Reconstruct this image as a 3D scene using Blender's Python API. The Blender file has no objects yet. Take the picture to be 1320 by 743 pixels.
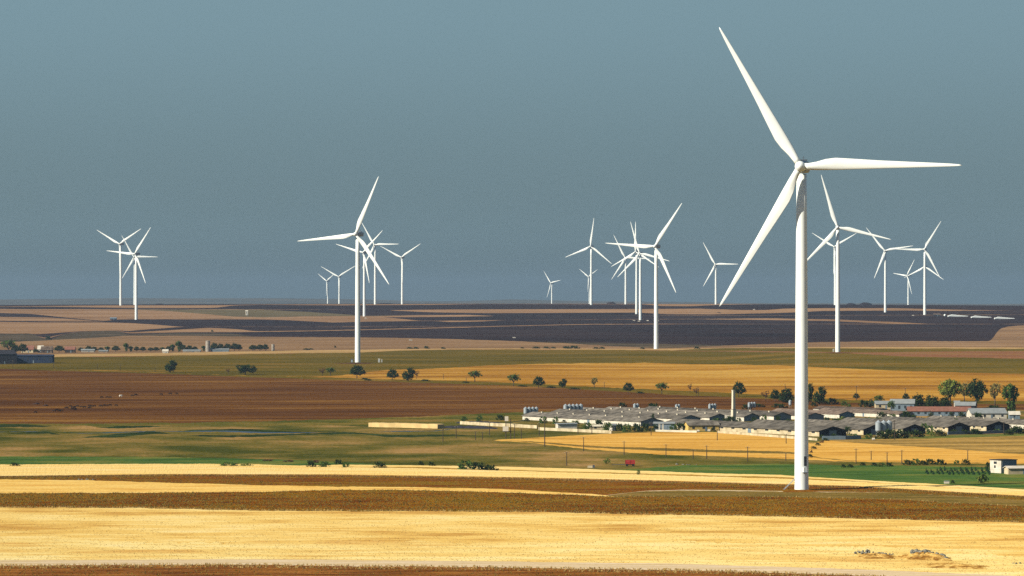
import bpy, math, random
import numpy as np
from mathutils import Vector, Matrix
random.seed(7); rng = np.random.default_rng(7)
sc = bpy.context.scene
COL = sc.collection

# ------------------------------------------------------------------ survey: how the land lies
F, EY, CX = 5000.0, 388.5, 660.0            # focal length and eye level used to survey the land
KN = [(300, 1405.), (600, 896.8), (845, 749.4), (950, 709.6), (1205, 632.5), (1500, 581.8), (1900, 538.5), (2400, 500.),
      (3050, 467.2), (3788, 450.), (4500, 436.3), (5200, 424.), (5882, 412.3), (6100, 406.2), (6300, 401.), (6600, 395.0),
      (7300, 392.9), (8600, 391.6)]
kx = np.log(np.array([k[0] for k in KN])); ky = np.array([k[1] for k in KN])
d_ = np.diff(ky) / np.diff(kx)
m_ = np.zeros_like(kx); m_[0] = d_[0]; m_[-1] = d_[-1]
for i in range(1, len(kx) - 1):
    m_[i] = 0 if d_[i-1] * d_[i] <= 0 else 2 * d_[i-1] * d_[i] / (d_[i-1] + d_[i])
def prof(L):
    L = np.clip(L, kx[0], kx[-1]); i = np.clip(np.searchsorted(kx, L) - 1, 0, len(kx) - 2)
    h = kx[i+1] - kx[i]; s = (L - kx[i]) / h
    return ((2*s**3 - 3*s**2 + 1) * ky[i] + (s**3 - 2*s**2 + s) * h * m_[i] + (-2*s**3 + 3*s**2) * ky[i+1] + (s**3 - s**2) * h * m_[i+1])
def sst(x, a, b):
    u = np.clip((x - a) / (b - a), 0, 1); return u * u * (3 - 2 * u)
def drop(t, D):                              # the land's height, as its dip below eye level
    t = np.asarray(t, float); D = np.asarray(D, float); L = np.log(np.maximum(D, 1))
    px = CX + F * np.clip(t, -.16, .16)
    y = prof(L)
    y = y - 8 * sst(px, 900, 1060) * np.exp(-((L - math.log(3200)) / .13) ** 2)
    y = y + 2.2 * np.minimum(((px - 600) / 660) ** 2, 1.6) * sst(L, math.log(6300), math.log(8300))
    return y
def zland(t, D):
    t = np.asarray(t, float); D = np.asarray(D, float)
    z = -(drop(t, np.minimum(D, 8600)) - EY) / F * np.minimum(D, 8600)
    return np.where(D > 8600, z - 32 * sst(D, 8600, 11500), z)
def unproj(px, py):
    t = (np.asarray(px, float) - CX) / F; py = np.asarray(py, float)
    lo = np.full(np.broadcast(t, py).shape, math.log(300.)); hi = np.full(lo.shape, math.log(8600.))
    for _ in range(44):
        mid = (lo + hi) / 2; low = drop(t, np.exp(mid)) > py
        lo = np.where(low, mid, lo); hi = np.where(low, hi, mid)
    D = np.exp((lo + hi) / 2); return t * D, D, zland(t, D)
def gp(px, py):
    x, y, z = unproj(px, py); return Vector((float(x), float(y), float(z)))
def ground_at(x, y): return float(zland(x / y, y))
def mpp(px, py): return float(unproj(px, py)[1]) / F      # metres per photo pixel at that spot

# ------------------------------------------------------------------ materials
def lin(c):
    return tuple(((v/255)/12.92 if v/255 <= .04045 else ((v/255 + .055)/1.055) ** 2.4) for v in c)
def alb(c, k=1/1.75): return tuple(min(.9, v * k) for v in lin(c)) + (1,)
def new_mat(name):
    m = bpy.data.materials.new(name); m.use_nodes = True; nt = m.node_tree; nt.nodes.clear()
    out = nt.nodes.new('ShaderNodeOutputMaterial'); return m, nt, out
def field_mat(name, cols, sx, sy, fx=1.2, fy=5., grain=.35, ang=0., pos=(.3, .5, .7), big=0.0, detail=5, k=(1, 1, 1)):
    """soil or crop: streaks drawn out along the tramlines, a broad second mottling, and a fine grain of tufts and clods"""
    cols = [tuple(c[i] * k[i] for i in range(3)) + (1,) for c in cols]
    m, nt, out = new_mat(name); N = nt.nodes.new; Lk = nt.links.new
    geo = N('ShaderNodeNewGeometry')
    def noise(ax, ay, det, a, off):
        mp = N('ShaderNodeMapping'); mp.vector_type = 'TEXTURE'
        mp.inputs['Location'].default_value = (off, off * .7, 0); mp.inputs['Rotation'].default_value = (0, 0, a)
        mp.inputs['Scale'].default_value = (ax, ay, 1e6)
        n = N('ShaderNodeTexNoise'); n.inputs['Scale'].default_value = 1; n.inputs['Detail'].default_value = det; n.inputs['Roughness'].default_value = .62
        Lk(geo.outputs['Position'], mp.inputs['Vector']); Lk(mp.outputs[0], n.inputs['Vector']); return n.outputs['Fac']
    a = noise(sx, sy, detail, ang, 13.7); src = a
    if big:
        b = noise(sx * 2.2, sy * 4.5, 3, ang + .02, 91.3)
        mx = N('ShaderNodeMix'); mx.data_type = 'FLOAT'; mx.inputs[0].default_value = big; Lk(a, mx.inputs[2]); Lk(b, mx.inputs[3]); src = mx.outputs[0]
    r = N('ShaderNodeValToRGB'); el = r.color_ramp.elements
    while len(el) < len(cols): el.new(.5)
    for e, c, p in zip(el, cols, pos if len(pos) == len(cols) else np.linspace(.32, .68, len(cols))): e.position = .5 + (p - .5) * .58; e.color = c
    Lk(src, r.inputs[0])
    g = noise(fx, fy, 3, ang, 5.1)
    mr = N('ShaderNodeMapRange'); mr.inputs['From Min'].default_value = .25; mr.inputs['From Max'].default_value = .75
    mr.inputs['To Min'].default_value = 1 - grain; mr.inputs['To Max'].default_value = 1 + grain; Lk(g, mr.inputs['Value'])
    mul = N('ShaderNodeMix'); mul.data_type = 'RGBA'; mul.blend_type = 'MULTIPLY'; mul.inputs[0].default_value = 1
    Lk(r.outputs[0], mul.inputs[6]); Lk(mr.outputs[0], mul.inputs[7])
    df = N('ShaderNodeBsdfDiffuse'); df.inputs['Roughness'].default_value = .6; Lk(mul.outputs[2], df.inputs['Color']); Lk(df.outputs[0], out.inputs['Surface'])
    return m
def solid(name, c, rough=.6, var=.12, scale=1.5, spec=.3, metal=0., raw=False, c2=None):
    m, nt, out = new_mat(name); N = nt.nodes.new; Lk = nt.links.new
    p = N('ShaderNodeBsdfPrincipled'); p.inputs['Roughness'].default_value = rough; p.inputs['Specular IOR Level'].default_value = spec; p.inputs['Metallic'].default_value = metal
    tc = N('ShaderNodeTexCoord'); n = N('ShaderNodeTexNoise'); n.inputs['Scale'].default_value = scale; n.inputs['Detail'].default_value = 5
    Lk(tc.outputs['Object'], n.inputs['Vector'])
    a = tuple(c) if len(c) == 4 else tuple(c) + (1,)
    r = N('ShaderNodeValToRGB'); r.color_ramp.elements[0].position = .3; r.color_ramp.elements[1].position = .7
    b = c2 or a
    r.color_ramp.elements[0].color = tuple(v * (1 - var) for v in a[:3]) + (1,); r.color_ramp.elements[1].color = tuple(min(.9, v * (1 + var)) for v in b[:3]) + (1,)
    Lk(n.outputs['Fac'], r.inputs[0]); Lk(r.outputs[0], p.inputs['Base Color']); Lk(p.outputs[0], out.inputs['Surface']); return m
def roofm(name, a, b):
    m = solid(name, a, .9, .35, .3, .1, c2=b); nt = m.node_tree; p = [n for n in nt.nodes if n.type == 'BSDF_PRINCIPLED'][0]; r = [n for n in nt.nodes if n.type == 'VALTORGB'][0]
    oi = nt.nodes.new('ShaderNodeObjectInfo'); mr = nt.nodes.new('ShaderNodeMapRange'); mr.inputs['To Min'].default_value = .6; mr.inputs['To Max'].default_value = 1.7; nt.links.new(oi.outputs['Random'], mr.inputs['Value'])
    tc = nt.nodes.new('ShaderNodeTexCoord'); mp = nt.nodes.new('ShaderNodeMapping'); mp.inputs['Scale'].default_value = (.16, .12, .02); bk = nt.nodes.new('ShaderNodeTexVoronoi'); bk.distance = 'CHEBYCHEV'; bk.inputs['Scale'].default_value = 1
    nt.links.new(tc.outputs['Object'], mp.inputs[0]); nt.links.new(mp.outputs[0], bk.inputs['Vector'])
    bw = nt.nodes.new('ShaderNodeMapRange'); bw.inputs['To Min'].default_value = .72; bw.inputs['To Max'].default_value = 1.3; nt.links.new(bk.outputs['Color'], bw.inputs['Value'])
    mu = nt.nodes.new('ShaderNodeMath'); mu.operation = 'MULTIPLY'; nt.links.new(mr.outputs[0], mu.inputs[0]); nt.links.new(bw.outputs[0], mu.inputs[1])
    mx = nt.nodes.new('ShaderNodeMix'); mx.data_type = 'RGBA'; mx.blend_type = 'MULTIPLY'; mx.inputs[0].default_value = 1; nt.links.new(r.outputs[0], mx.inputs[6]); nt.links.new(mu.outputs[0], mx.inputs[7]); nt.links.new(mx.outputs[2], p.inputs['Base Color']); return m
def leafm(name, c1, c2, tl=.25):
    m, nt, out = new_mat(name); N = nt.nodes.new; Lk = nt.links.new
    geo = N('ShaderNodeNewGeometry'); r = N('ShaderNodeValToRGB'); r.color_ramp.elements[0].color = c1 + (1,); r.color_ramp.elements[1].color = c2 + (1,)
    Lk(geo.outputs['Random Per Island'], r.inputs[0])
    d = N('ShaderNodeBsdfDiffuse'); Lk(r.outputs[0], d.inputs['Color'])
    t = N('ShaderNodeBsdfTranslucent'); Lk(r.outputs[0], t.inputs['Color'])
    mx = N('ShaderNodeMixShader'); mx.inputs[0].default_value = tl; Lk(d.outputs[0], mx.inputs[1]); Lk(t.outputs[0], mx.inputs[2]); Lk(mx.outputs[0], out.inputs['Surface']); return m

M = {}
# crops and soils
M['plough']  = field_mat('red_brown_ploughed_soil', [alb((104, 66, 36)), alb((136, 92, 52)), alb((160, 114, 66))], 22, 6, .8, 2.2, .5, .01, k=(1.0, 0.86, 0.54))
M['track']   = field_mat('pale_dirt_track', [alb((214, 196, 158)), alb((226, 214, 192)), alb((236, 226, 214))], 30, 2.5, 1, 3, .12, k=(.95, .83, .65))
M['stubble'] = field_mat('straw_stubble', [alb((206, 158, 78)), alb((240, 202, 112)), alb((252, 224, 142)), alb((254, 230, 160))], 24, 6, .6, 1.6, .24, .02, (.3, .45, .6, .72), .6, k=(.99, .95, .93))
M['stubpale']= field_mat('bleached_straw_stubble', [alb((226, 180, 98)), alb((244, 210, 124)), alb((253, 228, 150)), alb((254, 234, 168))], 26, 7, .6, 1.6, .2, .02, (.3, .45, .6, .72), .5, k=(1.0, .98, .98))
M['fallow']  = field_mat('brown_olive_fallow', [alb((100, 56, 14)), alb((130, 82, 22)), alb((142, 104, 34)), alb((118, 92, 18))], 26, 13, .7, 2.6, .62, .01, (.3, .45, .58, .72), .4, k=(1.04, 0.9, 0.42))
M['strip']   = field_mat('straw_strip', [alb((228, 180, 92)), alb((246, 210, 118)), alb((252, 222, 140))], 30, 5, .9, 3, .25, k=(0.99, 0.91, 0.83))
M['earth']   = field_mat('brown_weedy_strip', [alb((112, 66, 26)), alb((146, 92, 36)), alb((138, 110, 36)), alb((172, 132, 62))], 34, 7, 1, 3.2, .5, .02, (.3, .46, .6, .74), .3, k=(0.85, 0.78, 0.5))
M['verge']   = field_mat('olive_grass_verge', [alb((108, 92, 42)), alb((126, 104, 48)), alb((142, 114, 58))], 30, 9, 1, 4, .35, 0)
M['wheat']   = field_mat('bright_ripe_wheat', [alb((248, 214, 128)), alb((254, 226, 148)), alb((255, 232, 164))], 40, 9, 1, 4, .14, k=(0.99, 0.91, 0.83))
M['stalk']   = field_mat('wheat_stalk_edge', [alb((170, 118, 44)), alb((206, 154, 70)), alb((228, 184, 98))], 3, 3, .8, .8, .2)
M['ochre']   = field_mat('ochre_weed_strip', [alb((150, 122, 50)), alb((190, 152, 74)), alb((212, 174, 92))], 22, 6, 1, 4, .35, k=(0.8, 0.75, 0.6))
M['green']   = field_mat('young_green_crop', [alb((66, 90, 46)), alb((80, 104, 54)), alb((96, 108, 52)), alb((124, 118, 62))], 50, 22, 1.5, 6, .2, .02, (.34, .46, .58, .70), k=(0.95, 1.06, 0.86))
M['meadow']  = field_mat('olive_meadow', [alb((72, 76, 26)), alb((104, 96, 40)), alb((134, 112, 56)), alb((168, 132, 80))], 44, 56, 1.6, 7, .28, .1, (.34, .46, .57, .7), .35)
M['pasture'] = field_mat('green_olive_pasture', [alb((68, 76, 26)), alb((98, 94, 36)), alb((128, 108, 48)), alb((150, 118, 60))], 50, 60, 1.8, 8, .28, .1, (.34, .48, .58, .72), .35)
M['bank_shade']   = field_mat('dark_green_bank_shade', [alb((34, 50, 26)), alb((48, 62, 30)), alb((66, 80, 40))], 30, 14, 1.6, 6, .4)  # dark green puts the shade of the dyke banks into the ground colour
M['water']   = solid('still_ditch_water', (.012, .02, .04), .35, .1, .05, .3)
M['orange']  = field_mat('orange_ripe_wheat', [alb((206, 150, 64)), alb((234, 178, 84)), alb((244, 194, 104))], 55, 14, 1.6, 8, .14, .05, (.3, .5, .7), .3, k=(0.9, 0.9, 0.85))
M['tan']     = field_mat('tan_dry_grass', [alb((132, 106, 52)), alb((164, 132, 70)), alb((190, 152, 82))], 55, 17, 2, 9, .22)
M['lane']    = field_mat('green_grass_lane', [alb((92, 100, 44)), alb((112, 116, 54))], 40, 14, 2, 8, .25, 0, (.35, .65))
M['yard']    = field_mat('farmyard_ground', [alb((52, 54, 28)), alb((84, 78, 44)), alb((118, 102, 66)), alb((140, 122, 84))], 17, 13, 1.5, 7, .4, 0, (.34, .46, .6, .72))
M['brown']   = field_mat('brown_ploughed_field', [alb((98, 62, 32)), alb((120, 78, 38)), alb((138, 94, 46)), alb((168, 120, 58))], 150, 26, 2.4, 14, .2, .10, (.34, .48, .6, .72), .4, k=(0.72, 0.72, 0.66))
M['gold']    = field_mat('golden_field', [alb((136, 92, 32)), alb((170, 120, 42)), alb((190, 140, 54)), alb((204, 160, 76))], 170, 42, 3, 20, .16, .04, (.33, .46, .58, .7), .4)
M['olive']   = field_mat('olive_field', [alb((102, 90, 30)), alb((122, 104, 36)), alb((142, 114, 46)), alb((158, 122, 60))], 150, 60, 3, 24, .2, .05, (.34, .5, .62, .74), .4, k=(0.72, 0.72, 0.55))
M['rust']    = field_mat('rust_brown_field', [alb((128, 88, 58)), alb((146, 98, 66)), alb((140, 112, 62))], 140, 40, 3, 20, .2)
M['pale']    = field_mat('pale_tan_strip', [alb((176, 142, 90)), alb((196, 160, 106))], 120, 40, 3, 20, .14, 0, (.35, .65))
M['dune']    = field_mat('dusty_tan_field', [alb((136, 106, 78)), alb((158, 122, 88)), alb((178, 142, 106))], 190, 70, 4, 30, .16, .06, (.34, .5, .68), .3, k=(0.84, 0.85, 0.8))
M['dark']    = field_mat('dark_ploughed_field', [alb((44, 32, 30)), alb((56, 41, 38)), alb((66, 50, 44))], 260, 110, 5, 40, .12, .03, (.34, .5, .68), .4, k=(0.9, 0.95, 1.1))
M['bluff']   = field_mat('grey_scrub_slope', [alb((60, 54, 42)), alb((86, 74, 56)), alb((104, 88, 66))], 90, 60, 5, 40, .2)
M['far_tan'] = field_mat('far_straw_field', [alb((158, 118, 86)), alb((176, 134, 100)), alb((190, 148, 114))], 260, 90, 6, 40, .1, .03, (.34, .5, .68), .3, k=(0.82, 0.86, 0.8))
M['far_oliv']= field_mat('far_olive_field', [alb((104, 92, 64)), alb((118, 104, 72))], 260, 120, 6, 40, .12, 0, (.35, .65))
M['hill']    = field_mat('far_hill_grass', [alb((80, 74, 56)), alb((104, 92, 66))], 500, 300, 20, 90, .15, 0, (.35, .65))
M['gravel']  = field_mat('dark_gravel_pad', [alb((70, 46, 34)), alb((92, 62, 46))], 9, 9, 1, 4, .3, 0, (.35, .65))
M['straw']   = leafm('dry_straw', (.40, .26, .08), (.60, .43, .16), .5)
M['stalks']  = leafm('brown_wheat_stalks', (.14, .075, .018), (.34, .21, .07))
M['weed']    = leafm('weed_leaves', (.07, .055, .012), (.24, .19, .04))
# built things
M['white']   = solid('white_grey_paint', (.70, .735, .71), .38, .03, .25, .4)
M['nacelle'] = solid('nacelle_paint_shaded', (.26, .30, .32), .4, .04, .5, .4)  # darker than the tower paint, carrying the nacelle's shade in its colour
M['steel']   = solid('dark_grey_steel', (.05, .06, .07), .5, .2, 2, .4)
M['cream']   = solid('cream_render', (.36, .29, .17), .9, .2, .35, .1, c2=(.45, .38, .25))
M['whitew']  = solid('whitewash', (.48, .44, .36), .9, .2, .5, .1)
M['yellow']  = solid('yellow_render', (.5, .34, .1), .9, .1, .5, .1)
M['roofg']   = roofm('grey_fibre_cement_roof', (.065, .056, .044), (.10, .088, .07))
M['roofb']   = roofm('brown_weathered_roof', (.08, .055, .042), (.1, .075, .055))
M['roofr']   = solid('red_tile_roof', (.19, .085, .058), .85, .2, .6, .1)
M['roofz']   = solid('pale_zinc_roof', (.2, .215, .21), .6, .15, .5, .3)
M['glass']   = solid('dark_window_glass', (.025, .03, .035), .2, .1, 1, .5)
M['bluegr']  = solid('blue_grey_board_and_shade', (.13, .17, .20), .8, .15, .4, .2)  # boards and doors, also shade painted on gables and a house side
M['darkwall']= solid('dark_board_and_shade', (.025, .024, .03), .9, .2, .4, .1)  # dark walls, also shade painted on the front gables
M['galv']    = solid('galvanised_steel', (.30, .34, .36), .5, .1, 1, .4, .25)
M['conc']    = solid('pale_concrete', (.5, .45, .34), .9, .12, .4, .1)
M['conc2']   = solid('grey_weathered_concrete', (.27, .24, .2), .9, .2, .4, .1)
M['wood']    = solid('weathered_pole_wood', (.055, .042, .03), .9, .25, 3, .1)
M['navy']    = solid('dark_navy_board', (.02, .03, .055), .9, .2, .3, .05)
M['red']     = solid('red_farm_paint', (.27, .022, .016), .5, .15, 2, .3)
M['tyre']    = solid('black_rubber', (.012, .012, .012), .8, .1, 2, .2)
M['hide']    = solid('dark_brown_hide', (.022, .012, .007), .95, .3, 1, .02)
M['hidew']   = solid('white_hide', (.7, .66, .56), .8, .1, 1, .2)
M['rock']    = solid('grey_field_stone', (.055, .056, .046), .9, .4, 1.2, .1, c2=(.17, .16, .125))
M['bank']    = solid('dry_tan_earth', (.50, .36, .16), 1, .2, .3, .05)
M['mound']   = field_mat('rough_dry_mound', [alb((150, 104, 44)), alb((206, 160, 82)), alb((238, 198, 116))], 2.5, 4, .5, 1.2, .4, 0, (.34, .5, .64))
M['dung']    = solid('dark_heaped_soil', (.04, .022, .016), 1, .3, .6, .05)
M['bark']    = solid('grey_brown_bark', (.07, .055, .04), .9, .3, 2, .1)
M['leaf_d']  = leafm('dark_foliage', (.012, .026, .008), (.05, .075, .02))
M['leaf_m']  = leafm('mid_green_foliage', (.03, .06, .013), (.10, .155, .034))
M['leaf_l']  = leafm('light_green_foliage', (.09, .125, .02), (.23, .26, .05))
M['leaf_y']  = leafm('yellowing_foliage', (.13, .11, .03), (.27, .22, .07))
M['leaf_r']  = leafm('reddish_dry_foliage', (.07, .035, .02), (.15, .075, .04))
M['leaf_b']  = leafm('blue_green_foliage', (.012, .036, .022), (.035, .08, .045))

# ------------------------------------------------------------------ object helpers
class MB:
    def __init__(s): s.v = []; s.f = []
    def add(s, vs, fs):
        o = len(s.v); s.v += [tuple(p) for p in vs]; s.f += [tuple(i + o for i in q) for q in fs]; return s
    def box(s, x0, x1, y0, y1, z0, z1, taper=0.):
        a, b = taper, taper
        return s.add([(x0, y0, z0), (x1, y0, z0), (x1, y1, z0), (x0, y1, z0), (x0+a, y0+b, z1), (x1-a, y0+b, z1), (x1-a, y1-b, z1), (x0+a, y1-b, z1)],
                     [(3, 2, 1, 0), (4, 5, 6, 7), (0, 1, 5, 4), (1, 2, 6, 5), (2, 3, 7, 6), (3, 0, 4, 7)])
    def tube(s, pts, rad, n=10, cap=True):
        pts = [Vector(p) for p in pts]; rings = []
        for i, p in enumerate(pts):
            d = (pts[min(i+1, len(pts)-1)] - pts[max(i-1, 0)]).normalized()
            u = d.cross(Vector((0, 1, 0)) if abs(d.y) < .9 else Vector((1, 0, 0))).normalized(); w = d.cross(u)
            rings.append([p + (u * math.cos(2*math.pi*k/n) + w * math.sin(2*math.pi*k/n)) * rad[i] for k in range(n)])
        vs = [q for r in rings for q in r]; fs = []
        for i in range(len(pts) - 1):
            for k in range(n): fs.append((i*n + k, i*n + (k+1) % n, (i+1)*n + (k+1) % n, (i+1)*n + k))
        if cap: fs += [tuple(range(n))[::-1], tuple((len(pts)-1)*n + k for k in range(n))]
        return s.add(vs, fs)
    def build(s, name, m, parent=None, smooth=False, loc=None):
        me = bpy.data.meshes.new(name); me.from_pydata(s.v, [], s.f); me.materials.append(M[m] if isinstance(m, str) else m)
        if smooth: me.shade_smooth()
        me.update(); o = bpy.data.objects.new(name, me); COL.objects.link(o)
        if parent: o.parent = parent
        if loc is not None: o.location = loc
        return o
def tag(o, label, cat, group=None, kind=None):
    if label: o['label'] = label
    if cat: o['category'] = cat
    if group: o['group'] = group
    if kind: o['kind'] = kind
    return o
def empty(name, loc=(0, 0, 0), rz=0.):
    o = bpy.data.objects.new(name, None); COL.objects.link(o); o.location = loc; o.rotation_euler = (0, 0, rz); o.empty_display_size = .5; return o
KIDS = {}
def copy_tree(o, parent=None):
    c = o.copy(); COL.objects.link(c)
    if parent: c.parent = parent
    for ch in [k for k in o.children]: copy_tree(ch, c)
    return c
USED = set()
def inst(proto, loc, rz=0., scale=1., label=None, cat=None, group=None):
    """first use moves the proto itself, later uses copy it with its parts"""
    o = proto if proto.name not in USED else copy_tree(proto)
    if o is proto: USED.add(proto.name)
    o.location = loc; o.rotation_euler = (0, 0, rz); o.scale = scale if isinstance(scale, tuple) else (scale,) * 3
    if 'group' in o and not group: del o['group']
    tag(o, label, cat, group); return o
MOUND = None
ORD = ['leftmost', 'second', 'third', 'fourth', 'fifth', 'sixth', 'seventh', 'eighth', 'ninth', 'tenth', 'eleventh', 'twelfth', 'thirteenth', 'fourteenth', 'fifteenth', 'sixteenth', 'seventeenth', 'eighteenth', 'nineteenth', 'twentieth']
ORD += ['twenty-' + q for q in ('first', 'second', 'third', 'fourth', 'fifth', 'sixth', 'seventh', 'eighth', 'ninth')]
def nth(i, n):
    if i == 0: return 'leftmost'
    if i == n - 1: return 'rightmost'
    return ORD[i] + ' from left' if i < len(ORD) else ORD[n - 1 - i].replace('leftmost', 'rightmost') + ' from right'

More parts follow.
